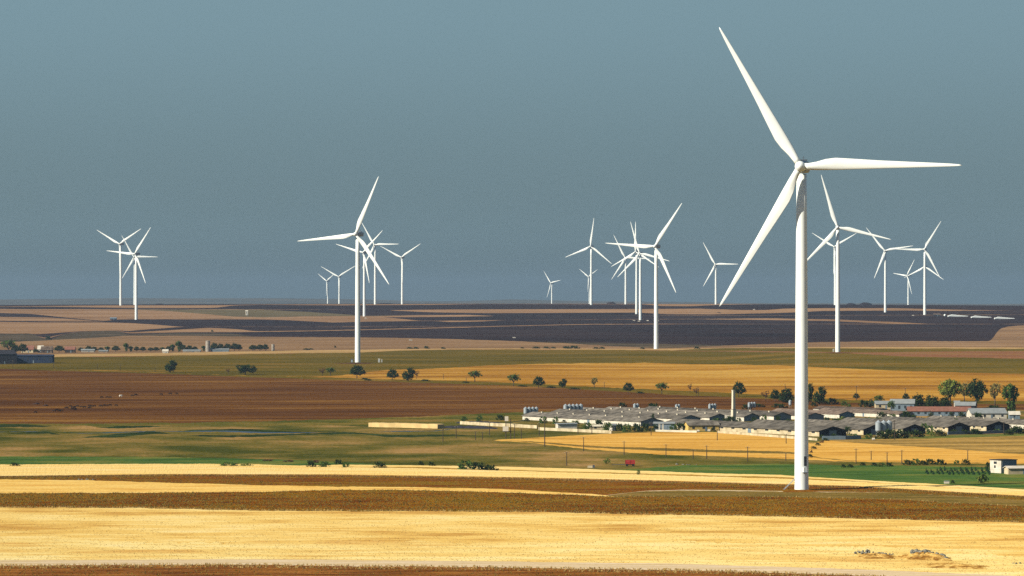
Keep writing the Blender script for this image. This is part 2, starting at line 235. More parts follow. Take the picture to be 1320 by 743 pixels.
# ------------------------------------------------------------------ the fields: strips of land, each edge shared with the next
cols = np.concatenate([np.array([-4800, -3000, -1800, -1100, -700, -420, -250, -150, -100]), np.arange(-70, 1391, 1.25), np.array([1430, 1500, 1600, 1800, 2100, 2600, 3400, 4700, 6200])])
NC = len(cols)
def edge(pts, jit=.3):
    p = np.array(pts, float); y = np.interp(cols, p[:, 0], p[:, 1])
    inn = (cols > -75) & (cols < 1395); ys = y[inn]
    k = np.hanning(15); k /= k.sum(); ys = np.convolve(np.pad(ys, 7, 'edge'), k, 'valid')
    n = len(ys); j = np.zeros(n)
    for per, a in ((60, .8), (22, .7), (7, .6), (2.5, .5)):
        q = max(4, int(n / per)); j += a * np.interp(np.linspace(0, q, n), np.arange(q + 1), rng.normal(size=q + 1))
    y[inn] = ys + jit * .6 * j; return y
LAYERS = [   # name, material, upper edge, raggedness, rise of the crop
 ('ploughed_field', 'plough', [(0, 729.5), (330, 728.5), (660, 732), (900, 736), (1000, 738.5), (1100, 742), (1200, 748), (1320, 756)], .55, 0),
 ('dirt_track', 'track', [(0, 722.5), (330, 721), (660, 724), (900, 727.5), (1100, 733.5), (1320, 743)], .3, 0),
 ('stubble_field', 'stubpale', [(0, 694), (200, 700), (420, 697), (660, 700), (860, 696), (1000, 703), (1160, 706), (1320, 718)], 2.2, 0),
 ('stubble_field', 'stubble', [(0, 654), (170, 655), (330, 658.5), (660, 660), (990, 666), (1320, 674)], .45, 0),
 ('fallow_field', 'fallow', [(0, 636.5), (220, 635.2), (330, 634), (440, 631.5), (550, 632.5), (660, 635.5), (760, 639), (800, 640.5), (1000, 640), (1150, 644), (1320, 653)], .4, 0),
 ('stubble_strip', 'strip', [(0, 618), (100, 619), (220, 622.7), (330, 625.5), (440, 627.5), (550, 628.5), (660, 631), (760, 636.5), (790, 640), (800, 641), (1320, 660)], .35, 0),
 ('grass_verge', 'verge', [(0, 620), (700, 637), (780, 638.8), (830, 633.4), (880, 632.2), (930, 632.8), (1010, 634.2), (1150, 634.8), (1320, 645)], .25, 0),
 ('dirt_track', 'track', [(0, 620), (700, 637), (780, 638.8), (830, 633.1), (880, 631.5), (930, 632), (1010, 633.3), (1045, 634), (1150, 634.8), (1320, 645)], .1, 0),
 ('weedy_strip', 'earth', [(0, 615.3), (220, 612.8), (440, 613.3), (660, 616.8), (760, 618.8), (880, 622), (1000, 625.5), (1100, 628), (1320, 641)], .05, 0),
 ('wheat_field', 'wheat', [(0, 600.5), (220, 599.5), (330, 600), (440, 604), (550, 605.5), (660, 608.5), (760, 611.5), (880, 615), (1000, 618.5), (1100, 622.5), (1320, 636)], .25, .4),
 ('weed_strip', 'ochre', [(0, 600.5), (380, 600.8), (440, 602), (550, 602.6), (660, 606), (760, 609), (880, 612), (1000, 615), (1100, 620), (1320, 634.3)], .3, 0),
 ('wheat_strip', 'wheat', [(0, 600.4), (380, 600.4), (440, 599.3), (550, 600.2), (660, 602), (760, 605), (880, 609), (1000, 612.5), (1100, 618.5), (1200, 624), (1320, 631)], .25, 0),
 ('crop_strip', 'green', [(0, 588.5), (220, 590), (330, 592), (440, 596), (520, 600), (780, 606), (830, 604.5), (880, 600), (1000, 598.5), (1100, 600), (1200, 600), (1320, 604)], .5, 0),
 ('meadow', 'meadow', [(0, 572), (440, 572), (640, 568), (680, 571), (760, 580), (850, 586), (940, 589), (1022, 592), (1100, 595.5), (1200, 597), (1320, 598)], .5, 0),
 ('wheat_strip', 'orange', [(0, 580), (440, 578), (625, 572), (640, 567), (680, 569.8), (760, 577), (850, 581.5), (940, 584), (1022, 585), (1060, 591), (1100, 594.5), (1320, 597.6)], .3, 0),
 ('weed_strip', 'verge', [(0, 580), (440, 578), (625, 572), (640, 567), (680, 569), (760, 574.8), (850, 578), (940, 580.5), (1022, 583), (1060, 590.5), (1100, 594.2), (1320, 597.4)], .35, 0),
 ('wheat_field', 'orange', [(0, 580), (440, 578), (625, 572), (640, 567), (665, 566), (690, 564.5), (760, 560.5), (850, 557.3), (920, 557.3), (990, 561.5), (1022, 565.5), (1048, 573), (1064, 568), (1100, 571), (1200, 577), (1320, 586)], .25, 0),
 ('dry_meadow', 'tan', [(0, 580), (440, 578), (625, 572), (640, 566.8), (690, 564.3), (760, 560.3), (850, 557), (920, 557), (990, 561), (1022, 565), (1048, 571), (1062, 567.5), (1100, 566.5), (1200, 565.5), (1320, 562.5)], .3, 0),
 ('grass_lane', 'lane', [(0, 580), (440, 578), (625, 572), (640, 566.6), (690, 564), (760, 560), (850, 556.8), (920, 556.8), (990, 560.8), (1022, 564.8), (1048, 570), (1062, 567), (1100, 565.3), (1200, 562), (1320, 558.5)], .3, 0),
 ('meadow', 'meadow', [(0, 560), (60, 559), (110, 564.5), (150, 564), (205, 559), (240, 561), (262, 563.5), (300, 564.3), (345, 562.8), (385, 561), (440, 559.8), (470, 559.6), (500, 563.5), (560, 563), (590, 562), (640, 563.5), (690, 562), (720, 559), (800, 556), (920, 555.8), (1320, 557)], .5, 0),
 ('painted_bank_shade', 'bank_shade', [(0, 559.9), (30, 557), (62, 556), (75, 559.8), (105, 563.8), (150, 560), (200, 556.4), (212, 558), (225, 560.8), (262, 561.5), (300, 561.6), (345, 560.2), (385, 559), (440, 557.3), (460, 558.3), (475, 559.5), (500, 561), (540, 560.8), (590, 560), (606, 561.5), (640, 563.4), (690, 561.9), (720, 558.9), (1320, 556.9)], .5, 0),  # dark patches painting the shaded faces of the ditch banks
 ('meadow', 'meadow', [(0, 557), (62, 555.9), (105, 559), (200, 556), (240, 556.6), (285, 556.4), (345, 558.6), (385, 558.4), (440, 557.1), (475, 558.8), (500, 556), (560, 556), (590, 552.5), (640, 548), (690, 540), (720, 535), (800, 532), (1320, 531)], .4, 0),
 ('ditch_water', 'water', [(0, 556.9), (62, 555.8), (105, 558.8), (200, 555.8), (240, 556.4), (250, 555.6), (300, 555.4), (345, 557.2), (385, 557.6), (420, 557.4), (440, 557), (475, 558.7), (500, 555.8), (560, 555.8), (590, 552.3), (640, 547.8), (690, 539.8), (720, 534.8), (800, 531.8), (1320, 530.8)], .1, 0),
 ('painted_bank_shade', 'bank_shade', [(0, 556.8), (62, 555.7), (105, 558.6), (200, 555.6), (232, 556), (250, 554.4), (300, 553), (330, 553.6), (385, 556.3), (420, 556.8), (440, 556.8), (475, 558.6), (500, 555.6), (560, 555.5), (590, 552), (640, 547.6), (690, 539.5), (720, 534.5), (800, 531.5), (1320, 530.5)], .4, 0),
 ('meadow', 'meadow', [(0, 551), (45, 550.6), (70, 549.2), (110, 549), (128, 552.4), (170, 552.3), (205, 550.4), (240, 549.6), (330, 549.6), (440, 548.5), (475, 550), (500, 551), (560, 553), (590, 551.8), (640, 547.4), (690, 539.3), (720, 534.3), (800, 531.3), (1320, 530.3)], .5, 0),
 ('painted_bank_shade', 'bank_shade', [(0, 547.5), (30, 547), (45, 548.4), (70, 549), (110, 548.8), (128, 551.6), (150, 550.3), (190, 548.8), (215, 549.6), (240, 549.4), (330, 549.4), (440, 548.3), (475, 549.8), (500, 550.8), (560, 552.8), (590, 551.6), (640, 547.2), (690, 539.1), (720, 534.1), (800, 531.1), (1320, 530.1)], .5, 0),
 ('pasture', 'pasture', [(0, 546), (100, 546.5), (220, 545.5), (330, 543.5), (440, 541), (520, 537.5), (600, 534), (660, 532), (690, 531), (720, 530.5), (800, 529.5), (1320, 529)], .5, 0),
 ('ploughed_field', 'brown', [(0, 475), (100, 479), (200, 482), (300, 485.5), (400, 489), (470, 491.5), (560, 494), (640, 497), (720, 500.5), (800, 505), (860, 509), (960, 513), (1020, 516), (1100, 520), (1320, 521)], .35, 0),
 ('grass_verge', 'olive', [(0, 473.5), (200, 480.5), (300, 484), (440, 487), (520, 489.5), (620, 492), (700, 495.5), (800, 500.5), (900, 505), (1000, 510), (1100, 516), (1320, 517.5)], .4, 0),
 ('golden_field', 'gold', [(0, 473.3), (200, 480.2), (300, 483.7), (400, 486), (440, 484), (500, 477), (560, 475), (640, 471.5), (700, 469), (830, 468), (1000, 471), (1150, 478), (1320, 482)], .35, 0),
 ('olive_field', 'olive', [(0, 463), (80, 460.5), (200, 459.5), (330, 456.5), (460, 455), (520, 452.2), (600, 450.8), (660, 450.8), (760, 451.3), (844, 451.8), (900, 453), (1000, 454.5), (1100, 456), (1170, 460), (1320, 462.5)], .3, 0),
 ('rust_field', 'rust', [(0, 462.8), (80, 460.3), (200, 459.3), (330, 456.3), (460, 454.8), (520, 452), (600, 450.6), (660, 450.6), (760, 451.1), (844, 451.6), (900, 452.5), (1000, 453), (1100, 454.8), (1170, 453.8), (1320, 452.5)], .25, 0),
 ('olive_strip', 'olive', [(0, 462.7), (80, 460.2), (200, 459.2), (330, 456.2), (460, 454.7), (520, 451.9), (600, 450.5), (660, 450.5), (760, 451), (844, 451.5), (870, 451.7), (920, 449.5), (1000, 449), (1150, 449.4), (1320, 450)], .25, 0),
 ('pale_strip', 'pale', [(0, 459), (80, 456.6), (200, 455.6), (330, 453), (460, 451), (520, 450.3), (560, 449.6), (660, 449.5), (760, 449.6), (844, 450.1), (900, 449), (1000, 447.5), (1100, 447.8), (1320, 448.4)], .2, 0),
 ('dusty_field', 'dune', [(0, 441), (50, 439.6), (70, 438.4), (100, 437), (165, 433), (250, 433), (330, 434), (500, 435.3), (580, 437), (665, 440), (740, 443.3), (800, 446.8), (844, 449), (880, 448.4), (930, 446), (990, 443.6), (1060, 441), (1150, 440.2), (1278, 440), (1287, 424.5), (1300, 421), (1320, 419.5)], .25, 0),
 ('scrub_slope', 'bluff', [(0, 430.5), (40, 430), (50, 434), (58, 438), (68, 437), (82, 431), (110, 427.5), (150, 426.5), (165, 431.5), (235, 429.5), (300, 430), (330, 434), (1320, 452)], .2, 0),
 ('ploughed_field', 'dark', [(0, 430.4), (50, 433.8), (58, 437.8), (82, 430.8), (110, 427.3), (150, 426.4), (165, 430), (235, 428.7), (300, 428.4), (340, 428), (400, 427.2), (500, 425), (665, 420.6), (760, 418.4), (900, 418), (1320, 418)], .15, 0),
 ('straw_field', 'far_tan', [(0, 430.3), (50, 433.5), (58, 436), (82, 430.6), (110, 427.1), (150, 426.3), (165, 428.6), (220, 425.8), (270, 422.8), (300, 424), (330, 427.2), (400, 426.3), (500, 424.2), (665, 419.9), (760, 417.8), (900, 417.8), (1320, 417.8)], .12, 0),
 ('ploughed_field', 'dark', [(0, 430.2), (50, 431), (110, 427), (150, 426), (165, 426.8), (230, 421.8), (240, 421.5), (1270, 421.5), (1320, 419)], .12, 0),
 ('straw_field', 'far_tan', [(0, 415), (60, 416), (130, 415.8), (165, 416.5), (200, 418.5), (230, 421.2), (240, 421.3), (1270, 421.5), (1320, 419)], .12, 0),
 ('ploughed_field', 'dark', [(0, 413.6), (60, 414.5), (100, 414.8), (135, 414.8), (150, 412.5), (180, 412), (335, 412), (370, 413), (430, 416), (470, 415), (500, 414.5), (540, 413.9), (560, 413.8), (580, 415.4), (620, 414.8), (650, 413), (900, 411.6), (990, 412.6), (1080, 414.5), (1160, 418), (1200, 420.5), (1250, 420.3), (1320, 418.8)], .12, 0),
 ('straw_field', 'far_tan', [(0, 408.6), (60, 409.3), (100, 412), (135, 414.7), (150, 412.3), (180, 410.4), (260, 409.8), (335, 410.3), (350, 409.5), (400, 408.2), (440, 407.8), (495, 409), (515, 411), (540, 413.6), (560, 413.7), (580, 413.6), (620, 413.4), (650, 412.9), (900, 411.4), (990, 410.6), (1080, 412.2), (1160, 415.6), (1200, 418), (1250, 420), (1320, 418.7)], .12, 0),
 ('ploughed_field', 'dark', [(0, 403.6), (40, 405), (80, 409), (100, 411), (135, 414.3), (150, 412.2), (180, 410.3), (335, 410.2), (350, 409.4), (400, 408.1), (440, 407.7), (495, 408.9), (540, 409), (600, 408.3), (640, 407.8), (1320, 406)], .12, 0),
 ('straw_field', 'far_tan', [(0, 398.9), (60, 398.8), (165, 398.9), (215, 401), (270, 405.5), (300, 408.3), (340, 409.3), (400, 408), (440, 407.6), (500, 407.4), (540, 406.4), (600, 406.1), (640, 407.7), (1320, 405.8)], .12, 0),
 ('olive_field', 'far_oliv', [(0, 398.8), (165, 398.8), (215, 399.5), (300, 399.3), (340, 399.5), (400, 402.5), (440, 405), (470, 407.3), (540, 406.3), (600, 406), (640, 407.6), (1320, 405.7)], .12, 0),
 ('ploughed_field', 'dark', [(0, 398.8), (335, 399.3), (345, 399), (500, 400.3), (560, 403), (620, 404), (700, 403.6), (760, 403.4), (820, 403.2), (860, 405.3), (920, 405.5), (990, 404), (1020, 403), (1060, 401), (1160, 400.5), (1230, 401), (1290, 400.5), (1320, 400)], .12, 0),
 ('straw_field', 'far_tan', [(0, 398.6), (335, 398.9), (345, 398.9), (500, 400.2), (520, 399.8), (560, 399.3), (700, 398.9), (820, 398.6), (900, 398), (960, 400), (990, 399.8), (1010, 398), (1060, 397.4), (1160, 397.5), (1230, 399.5), (1290, 400.4), (1320, 399.9)], .1, 0),
 ('ploughed_field', 'dark', [(0, 395.6), (70, 395.7), (165, 397.2), (230, 397.4), (280, 396.8), (300, 394.2), (335, 393), (440, 393.8), (500, 393.4), (560, 393.1), (620, 392), (700, 392.2), (830, 392.6), (850, 394.6), (890, 395), (930, 393), (1000, 392.3), (1320, 393.5)], .1, 0),
 ('straw_field', 'far_tan', [(0, 395.2), (70, 394.6), (165, 393.7), (230, 393.7), (300, 393.4), (335, 392.7), (500, 392.4), (640, 391.8), (840, 392), (900, 392.2), (1000, 392.2), (1320, 393.4)], .05, 0),
]
lower = np.full(NC, 830.0); EDGES = {}
for li, (nm, mt, up, jit, rise) in enumerate(LAYERS):
    upper = np.minimum(edge(up, jit), lower); EDGES[li] = (lower.copy(), upper.copy())
    th = lower - upper; n = int(np.clip(th.max() / 1.6, 3, 26))
    s = np.linspace(0, 1, n + 1)[:, None]
    Y = lower[None] * (1 - s) + upper[None] * s; PX = np.broadcast_to(cols, Y.shape)
    X, D, Z = unproj(PX, Y)
    if rise:
        taper = np.clip(th / 4, 0, 1); bump = 1 + .05 * rng.normal(size=Y.shape)
        Z = Z + rise * taper * bump
    V = np.stack([X, D, Z], -1).reshape(-1, 3); fs = []
    idx = np.arange(V.shape[0]).reshape(Y.shape)
    ok = (np.maximum(th[:-1], th[1:]) > .02)
    a, b, c, d = (q[:, ok].ravel() for q in (idx[:-1, :-1], idx[:-1, 1:], idx[1:, 1:], idx[1:, :-1]))
    fs = np.stack([a, b, c, d], 1)
    skirt = 0
    if rise:
        V0 = np.stack(unproj(cols, lower), -1); V0[:, 2] -= .1
        o = len(V); V = np.concatenate([V, V0]); k = np.arange(NC - 1)[ok]
        fs = np.concatenate([fs, np.stack([o + k, o + k + 1, idx[0][k + 1], idx[0][k]], 1)]); skirt = len(k)
    if len(fs):
        me = bpy.data.meshes.new(nm); me.from_pydata(V.tolist(), [], fs.tolist()); me.materials.append(M[mt])
        if rise:
            me.materials.append(M['stalk'])
            for p in me.polygons[len(fs) - skirt:]: p.material_index = 1; p.use_smooth = False
        if not rise: me.shade_smooth()
        me.update()
        ob = bpy.data.objects.new(nm, me); COL.objects.link(ob); ob['kind'] = 'structure'
    lower = upper
# beyond the last field: the plateau's brow and the plain behind it
t = (cols - CX) / F; t = np.where(np.abs(t) > .2, t, t)
X0, D0, Z0 = unproj(cols, lower)
s = np.concatenate([np.linspace(0, 1, 14)[:13], np.linspace(1, 3.4, 18)])[:, None]
DD = np.where(s <= 1, D0[None] * (1 - s) + 8600. * s, 8600. * np.maximum(s, 1))
TT = np.broadcast_to(t, DD.shape); ZZ = zland(TT, DD); V = np.stack([TT * DD, DD, ZZ], -1).reshape(-1, 3)
idx = np.arange(len(V)).reshape(DD.shape)
fs = np.stack([idx[:-1, :-1].ravel(), idx[:-1, 1:].ravel(), idx[1:, 1:].ravel(), idx[1:, :-1].ravel()], 1)
me = bpy.data.meshes.new('plain'); me.from_pydata(V.tolist(), [], fs.tolist()); me.materials.append(M['dark']); me.shade_smooth()
ob = bpy.data.objects.new('plain', me); COL.objects.link(ob); ob['kind'] = 'structure'
# the land around and behind the viewer
g = MB(); g.add([(-34000, -3000, -64), (34000, -3000, -64), (34000, 29500, -64), (-34000, 29500, -64)], [(0, 1, 2, 3)])
ob = g.build('ground', 'meadow'); ob['kind'] = 'structure'
# faint hills on the horizon
hp = [(-2400, 389), (-800, 387), (-200, 386), (0, 386.4), (60, 385.6), (170, 384.3), (250, 384.8), (335, 384.6), (430, 385.6), (500, 387.5), (560, 388.4), (610, 387.6), (665, 386.3), (720, 387.6), (790, 389), (870, 389.5), (1000, 391), (1320, 392), (2400, 391), (4000, 390)]
hx = np.arange(-2400, 4000, 20.); hy = np.interp(hx, [p[0] for p in hp], [p[1] for p in hp]) + .25 * np.interp(hx, hx[::3], rng.normal(size=len(hx[::3])))
DH = 22000.; V = []
for x, y in zip(hx, hy):
    xx = (x - CX) / F * DH; zz = (EY - y) / F * DH
    V += [(xx, DH - 2600, -44), (xx, DH - 900, zz * .55 - 14), (xx, DH, zz), (xx, DH + 1500, -44)]
fs = [(4*i + k, 4*i + 4 + k, 4*i + 5 + k, 4*i + 1 + k) for i in range(len(hx) - 1) for k in range(3)]
me = bpy.data.meshes.new('hills'); me.from_pydata(V, [], fs); me.materials.append(M['hill']); me.shade_smooth()
ob = bpy.data.objects.new('hills', me); COL.objects.link(ob); ob['kind'] = 'structure'
for px, w, py in ((788, 11, 389.4), (1097, 12, 391), (1116, 15, 390.2), (205, 11, 391.6), (497, 22, 391)):
    Dm = 8200.; zt = (EY - py) / F * Dm; zb = float(zland((px - CX) / F, Dm)) - 1; r = w / 2 / F * Dm; b = MB(); n = 18; rings = 5
    vs = [(0, 0, zt - zb)] + [(r * math.sin(q / rings * 1.57) * math.cos(a) * 1.15, r * 1.4 * math.sin(q / rings * 1.57) * math.sin(a), (zt - zb) * math.cos(q / rings * 1.57) * (1 + .12 * random.uniform(-1, 1)))
          for q in range(1, rings + 1) for a in [2 * math.pi * k / n for k in range(n)]]
    f2 = [(0, 1 + k, 1 + (k + 1) % n) for k in range(n)] + [(1 + q*n + k, 1 + (q+1)*n + k, 1 + (q+1)*n + (k+1) % n, 1 + q*n + (k+1) % n) for q in range(rings - 1) for k in range(n)]
    b.add(vs, f2); ob = b.build('hill', 'dark', None, True, ((px - CX) / F * Dm, Dm, zb)); ob['kind'] = 'structure'

# ------------------------------------------------------------------ straw, weeds and stalks that give the near fields their nap
def tufts(name, mat, spots, h, w, blades=2, label=None, cat=None):
    X, D, Z = spots; n = len(X); V = np.zeros((n, blades, 3, 3))
    for k in range(blades):
        a = rng.uniform(0, 2*np.pi, n); hh = h * rng.uniform(.5, 1.25, n); ww = w * rng.uniform(.6, 1.3, n)
        ox, oy = rng.normal(size=n) * w * .7, rng.normal(size=n) * w * .7
        V[:, k, 0] = np.stack([X + ox - np.cos(a) * ww, D + oy - np.sin(a) * ww, Z - .03], -1)
        V[:, k, 1] = np.stack([X + ox + np.cos(a) * ww, D + oy + np.sin(a) * ww, Z - .03], -1)
        V[:, k, 2] = np.stack([X + ox + rng.normal(size=n) * hh * .3, D + oy + rng.normal(size=n) * hh * .3, Z + hh], -1)
    V = V.reshape(-1, 3); f = np.arange(len(V)).reshape(-1, 3)
    me = bpy.data.meshes.new(name); me.from_pydata(V.tolist(), [], f.tolist()); me.materials.append(M[mat]); me.update()
    o = bpy.data.objects.new(name, me); COL.objects.link(o); tag(o, label, cat, None, 'stuff'); return o
def in_layer(li, n, lo=0., hi=1., x0=-20, x1=1340, clump=None):
    lw, up = EDGES[li]; px = rng.uniform(x0, x1, n); s = rng.uniform(lo, hi, n)
    a = np.interp(px, cols, lw); b = np.interp(px, cols, up); keep = (a - b) > .5
    if clump:
        c = np.sin(px * .021 + s * 9 + 2 * np.sin(px * .007)) * np.sin(px * .09 + s * 31); keep &= c > rng.uniform(-1, 1, n) * clump
    px, s, a, b = px[keep], s[keep], a[keep], b[keep]; return unproj(px, a * (1 - s) + b * s)
def cat3(*l): return tuple(np.concatenate(q) for q in zip(*l))
tufts('straw_stubble', 'straw', cat3(in_layer(2, 15000, 0, 1, clump=.8), in_layer(3, 17000, 0, 1, clump=.8)), .16, .10, 2, 'short cut straw standing over the wide yellow stubble field', 'stubble')
tufts('weeds', 'weed', cat3(in_layer(4, 26000, 0, 1), in_layer(8, 5000, 0, 1), in_layer(0, 5000, .55, 1)), .22, .16, 2, 'low brown and olive weeds dotting the bare brown strips', 'weeds')
tufts('dry_grass', 'straw', cat3(in_layer(0, 1300, .96, 1.), in_layer(1, 700, 0, .12), in_layer(4, 1500, .0, .03), in_layer(4, 500, .98, 1)), .42, .13, 3, 'dry yellow grass fringe beside the pale track and field edges', 'grass')
tufts('wheat_stalks', 'stalks', cat3(in_layer(9, 8000, 0, .02), in_layer(8, 7000, .88, 1.0)), .42, .10, 2, 'ragged brown stalk fringe in front of the bright wheat strip', 'wheat')

# ------------------------------------------------------------------ wind turbines
def blade_mesh():
    b = MB(); n = 14; R = 50.
    st = [(1.2, 1.05, 1.05, 0), (2.6, 1.05, 1.05, .0), (5, 1.3, .78, .12), (8, 1.72, .5, .36), (11, 1.88, .4, .45), (16, 1.66, .31, .45), (24, 1.28, .22, .42), (32, .98, .16, .4), (40, .7, .11, .38), (46, .46, .07, .36), (49, .26, .04, .36), (50, .06, .015, .36)]
    vs = []
    for r, c, th, off in st:
        tw = math.radians(13 * max(0, 1 - r / 38) ** 1.5)
        for k in range(n):
            a = 2 * math.pi * k / n; x = math.cos(a) * c; y = math.sin(a) * th
            if off > .1 and x < 0: y *= (1 + x / c * .85)
            x -= off * c * .9
            vs.append((x * math.cos(tw) - y * math.sin(tw), x * math.sin(tw) + y * math.cos(tw) - .0006 * r * r, r))
    fs = [(i*n + k, i*n + (k+1) % n, (i+1)*n + (k+1) % n, (i+1)*n + k) for i in range(len(st) - 1) for k in range(n)]
    fs += [tuple(range(n))[::-1], tuple((len(st)-1)*n + k for k in range(n))]
    return b.add(vs, fs)
OH = 4.3
def make_turbine():
    root = empty('wind_turbine')
    tw = MB(); zs = [0, .06, 10, 30, 60, 85, 97.9]
    tw.tube([(0, 0, -3)] + [(0, 0, z) for z in zs], [2.2, 2.2, 2.2, 2.16, 2.05, 1.86, 1.66, 1.54], 40); tw.build('tower', 'white', root, True)
    nc = MB(); pr = [(-2.6, 1.25, 1.2), (-1.7, 1.75, 1.75), (2, 1.9, 1.95), (8.0, 1.8, 1.8), (9.2, 1.35, 1.35)]; n = 16; vs = []
    for y, rx, rz in pr:
        for k in range(n):
            a = 2*math.pi*(k + .5)/n; c, s_ = math.cos(a), math.sin(a)
            vs.append((rx * math.copysign(abs(c) ** .45, c), y, .15 + rz * math.copysign(abs(s_) ** .45, s_)))
    nc.add(vs, [(i*n + k, (i+1)*n + k, (i+1)*n + (k+1) % n, i*n + (k+1) % n) for i in range(len(pr)-1) for k in range(n)] + [tuple(range(n)), tuple((len(pr)-1)*n + k for k in range(n))[::-1]])
    na = nc.build('nacelle', 'nacelle', root, False)
    wv = MB(); wv.box(-.06, .06, 6.0, 6.12, 2.0, 3.6); wv.box(-.5, .5, 6.02, 6.1, 3.0, 3.1); wv.box(-1.2, 1.2, 4.6, 5.6, 2.0, 2.5); wv.build('wind_vane', 'steel', na)
    hb = MB(); hb.tube([(0, 1.7, 0), (0, 1.3, 0), (0, .2, 0), (0, -.9, 0), (0, -1.7, 0), (0, -2.2, 0), (0, -2.35, 0)], [1.2, 1.55, 1.7, 1.6, 1.15, .55, .05], 22); hb.build('hub', 'white', root, True)
    bm = blade_mesh(); b0 = bm.build('blade', 'white', root, True); bl = [b0]
    for k in (1, 2):
        c = b0.copy(); COL.objects.link(c); c.parent = root; bl.append(c)
    return root
TURB = make_turbine()
TL = [ # hub px, R px, yaw, rotor angle, base row or distance, label
 (1031.5, 215.5, 207.5, 10, 90, ('y', 632), 'nearest and by far the largest white wind turbine beside the farm'),
 (458.4, 302.2, 81, 20, 24, ('y', 467.3), 'tall white wind turbine standing behind the row of trees in the left half'),
 (1079.5, 293.5, 71, 8, 103, ('y', 454), 'second largest white turbine, just right of the nearest turbine tower'),
 (844.1, 317.9, 67, 20, 34, ('y', 450), 'white turbine whose foot meets the lower edge of the big dark field'),
 (173.7, 327.5, 42.2, 26, 36, ('y', 412.3), 'front turbine of the far left trio, foot on the dark wedge field'),
 (172.7, 331.6, 32.7, 12, 90, ('d', 7400), 'smaller turbine showing directly behind the front tower of the far left trio'),
 (154.1, 314.8, 38, 24, 59, ('y', 393.9), 'left turbine of the far left trio, standing on the tan field'),
 (467.9, 325.8, 41, 26, 46, ('y', 408), 'turbine close to the right of the tall left tower, foot on a pale strip'),
 (482.5, 315.8, 35.2, 22, 89, ('d', 7500), 'turbine on the horizon just right of the tall left tower'),
 (517.4, 332, 32.5, 20, 57, ('d', 7700), 'lone turbine on the horizon at the right end of the left cluster'),
 (436.5, 356.9, 27.8, 18, 59, ('d', 8500), 'small turbine on the horizon with two raised blades left of the tall left tower'),
 (421, 362.4, 19.5, 46, 60, ('d', 10500), 'smallest hazy turbine at the left end of the left cluster'),
 (709.8, 365, 20.5, 50, 80, ('d', 10300), 'tiny lone turbine on the horizon near the middle of the view'),
 (758.4, 356.9, 19.5, 46, 62, ('d', 10200), 'small hazy turbine partly behind the tower of a taller one on the horizon'),
 (761.2, 317.9, 37.1, 20, 8, ('d', 7300), 'turbine on the horizon with one blade straight up, left of the middle group'),
 (805.9, 332.6, 33.6, 16, 93, ('d', 7800), 'leftmost tower of the crowded middle group, standing on the horizon'),
 (819.2, 324.9, 39, 26, 1, ('y', 405), 'turbine with a vertical blade on the left of two close towers in the dark field'),
 (824.3, 326.9, 42.8, 20, 104, ('y', 412.8), 'turbine on the right of two close towers in the dark field, vans at its foot'),
 (921.8, 341, 33, 26, 90, ('d', 7900), 'lone horizon turbine beside the lowered blade tip of the nearest turbine'),
 (1075.4, 318.4, 35.6, 26, 61, ('d', 7500), 'turbine hidden behind the tower of the second largest turbine'),
 (1140.4, 323.4, 38.6, 20, 81, ('y', 402.8), 'turbine with clear tower between the two right clusters in the dark field'),
 (1191.6, 321.7, 42.5, 14, 31, ('y', 406), 'taller right hand turbine standing beside white blades laid on the ground'),
 (1169, 355.4, 26, 54, 37, ('d', 8800), 'small shaded turbine on the horizon left of the taller right hand turbine'),
 (1191.9, 344, 31.3, 26, 3, ('d', 8000), 'turbine on the horizon directly behind the taller right hand turbine'),
]
for i, (hx_, hy_, rp, yaw, th, base, lab) in enumerate(TL):
    D = float(unproj(hx_, base[1])[1]) if base[0] == 'y' else float(base[1])
    y = math.radians(yaw)
    H = Vector(((hx_ - CX) / F * D, D - OH * math.cos(y), (EY - hy_) / F * D)); H.x = (hx_ - CX) / F * H.y
    bx, by = H.x + OH * math.sin(y), H.y + OH * math.cos(y)
    zb = ground_at(bx, by); hh = H.z - zb; R = rp * D / F; k = R / 50.
    o = inst(TURB, (bx, by, zb), -y, 1., lab, 'wind turbine', 'white wind turbines across the plain')
    kt = hh / 100.; bi = 0
    for ch in o.children:
        nm = ch.name.split('.')[0]
        if nm == 'tower': ch.scale = (max(k, .9), max(k, .9), kt)
        elif nm == 'nacelle': ch.location = (0, 0, hh); ch.scale = (k,) * 3
        elif nm == 'hub': ch.location = (0, -OH, hh); ch.scale = (k,) * 3
        elif nm == 'blade':
            ch.location = (0, -OH, hh); ch.scale = (k,) * 3; ch.rotation_euler = (0, math.radians(th + 120 * bi), 0); bi += 1
    if i == 0: MAIN = o
# door, steps and cabinet of the nearest tower
MT = [c for c in MAIN.children if c.name.split('.')[0] == 'tower'][0]
def on_tower(a, z, w, h, d, name, m):
    b = MB(); r = 2.16; aa = math.radians(a); ux, uy = math.sin(aa), -math.cos(aa); tx, ty = math.cos(aa), math.sin(aa)
    def P(u, v, zz): return (ux * (r + v) + tx * u, uy * (r + v) + ty * u, zz)
    b.add([P(-w/2, -.4, z), P(w/2, -.4, z), P(w/2, d, z), P(-w/2, d, z), P(-w/2, -.4, z+h), P(w/2, -.4, z+h), P(w/2, d, z+h), P(-w/2, d, z+h)],
          [(0, 1, 2, 3), (7, 6, 5, 4), (3, 2, 6, 7), (0, 3, 7, 4), (2, 1, 5, 6), (1, 0, 4, 5)])
    return b.build(name, m, MAIN)
dr = on_tower(38, 7.6, .95, 3.0, .06, 'door', 'steel'); dr.parent = MAIN
on_tower(32, 5.5, 1.5, .12, 1.1, 'landing', 'steel'); on_tower(32, 5.65, 1.3, 1.5, .5, 'cabinet', 'white')
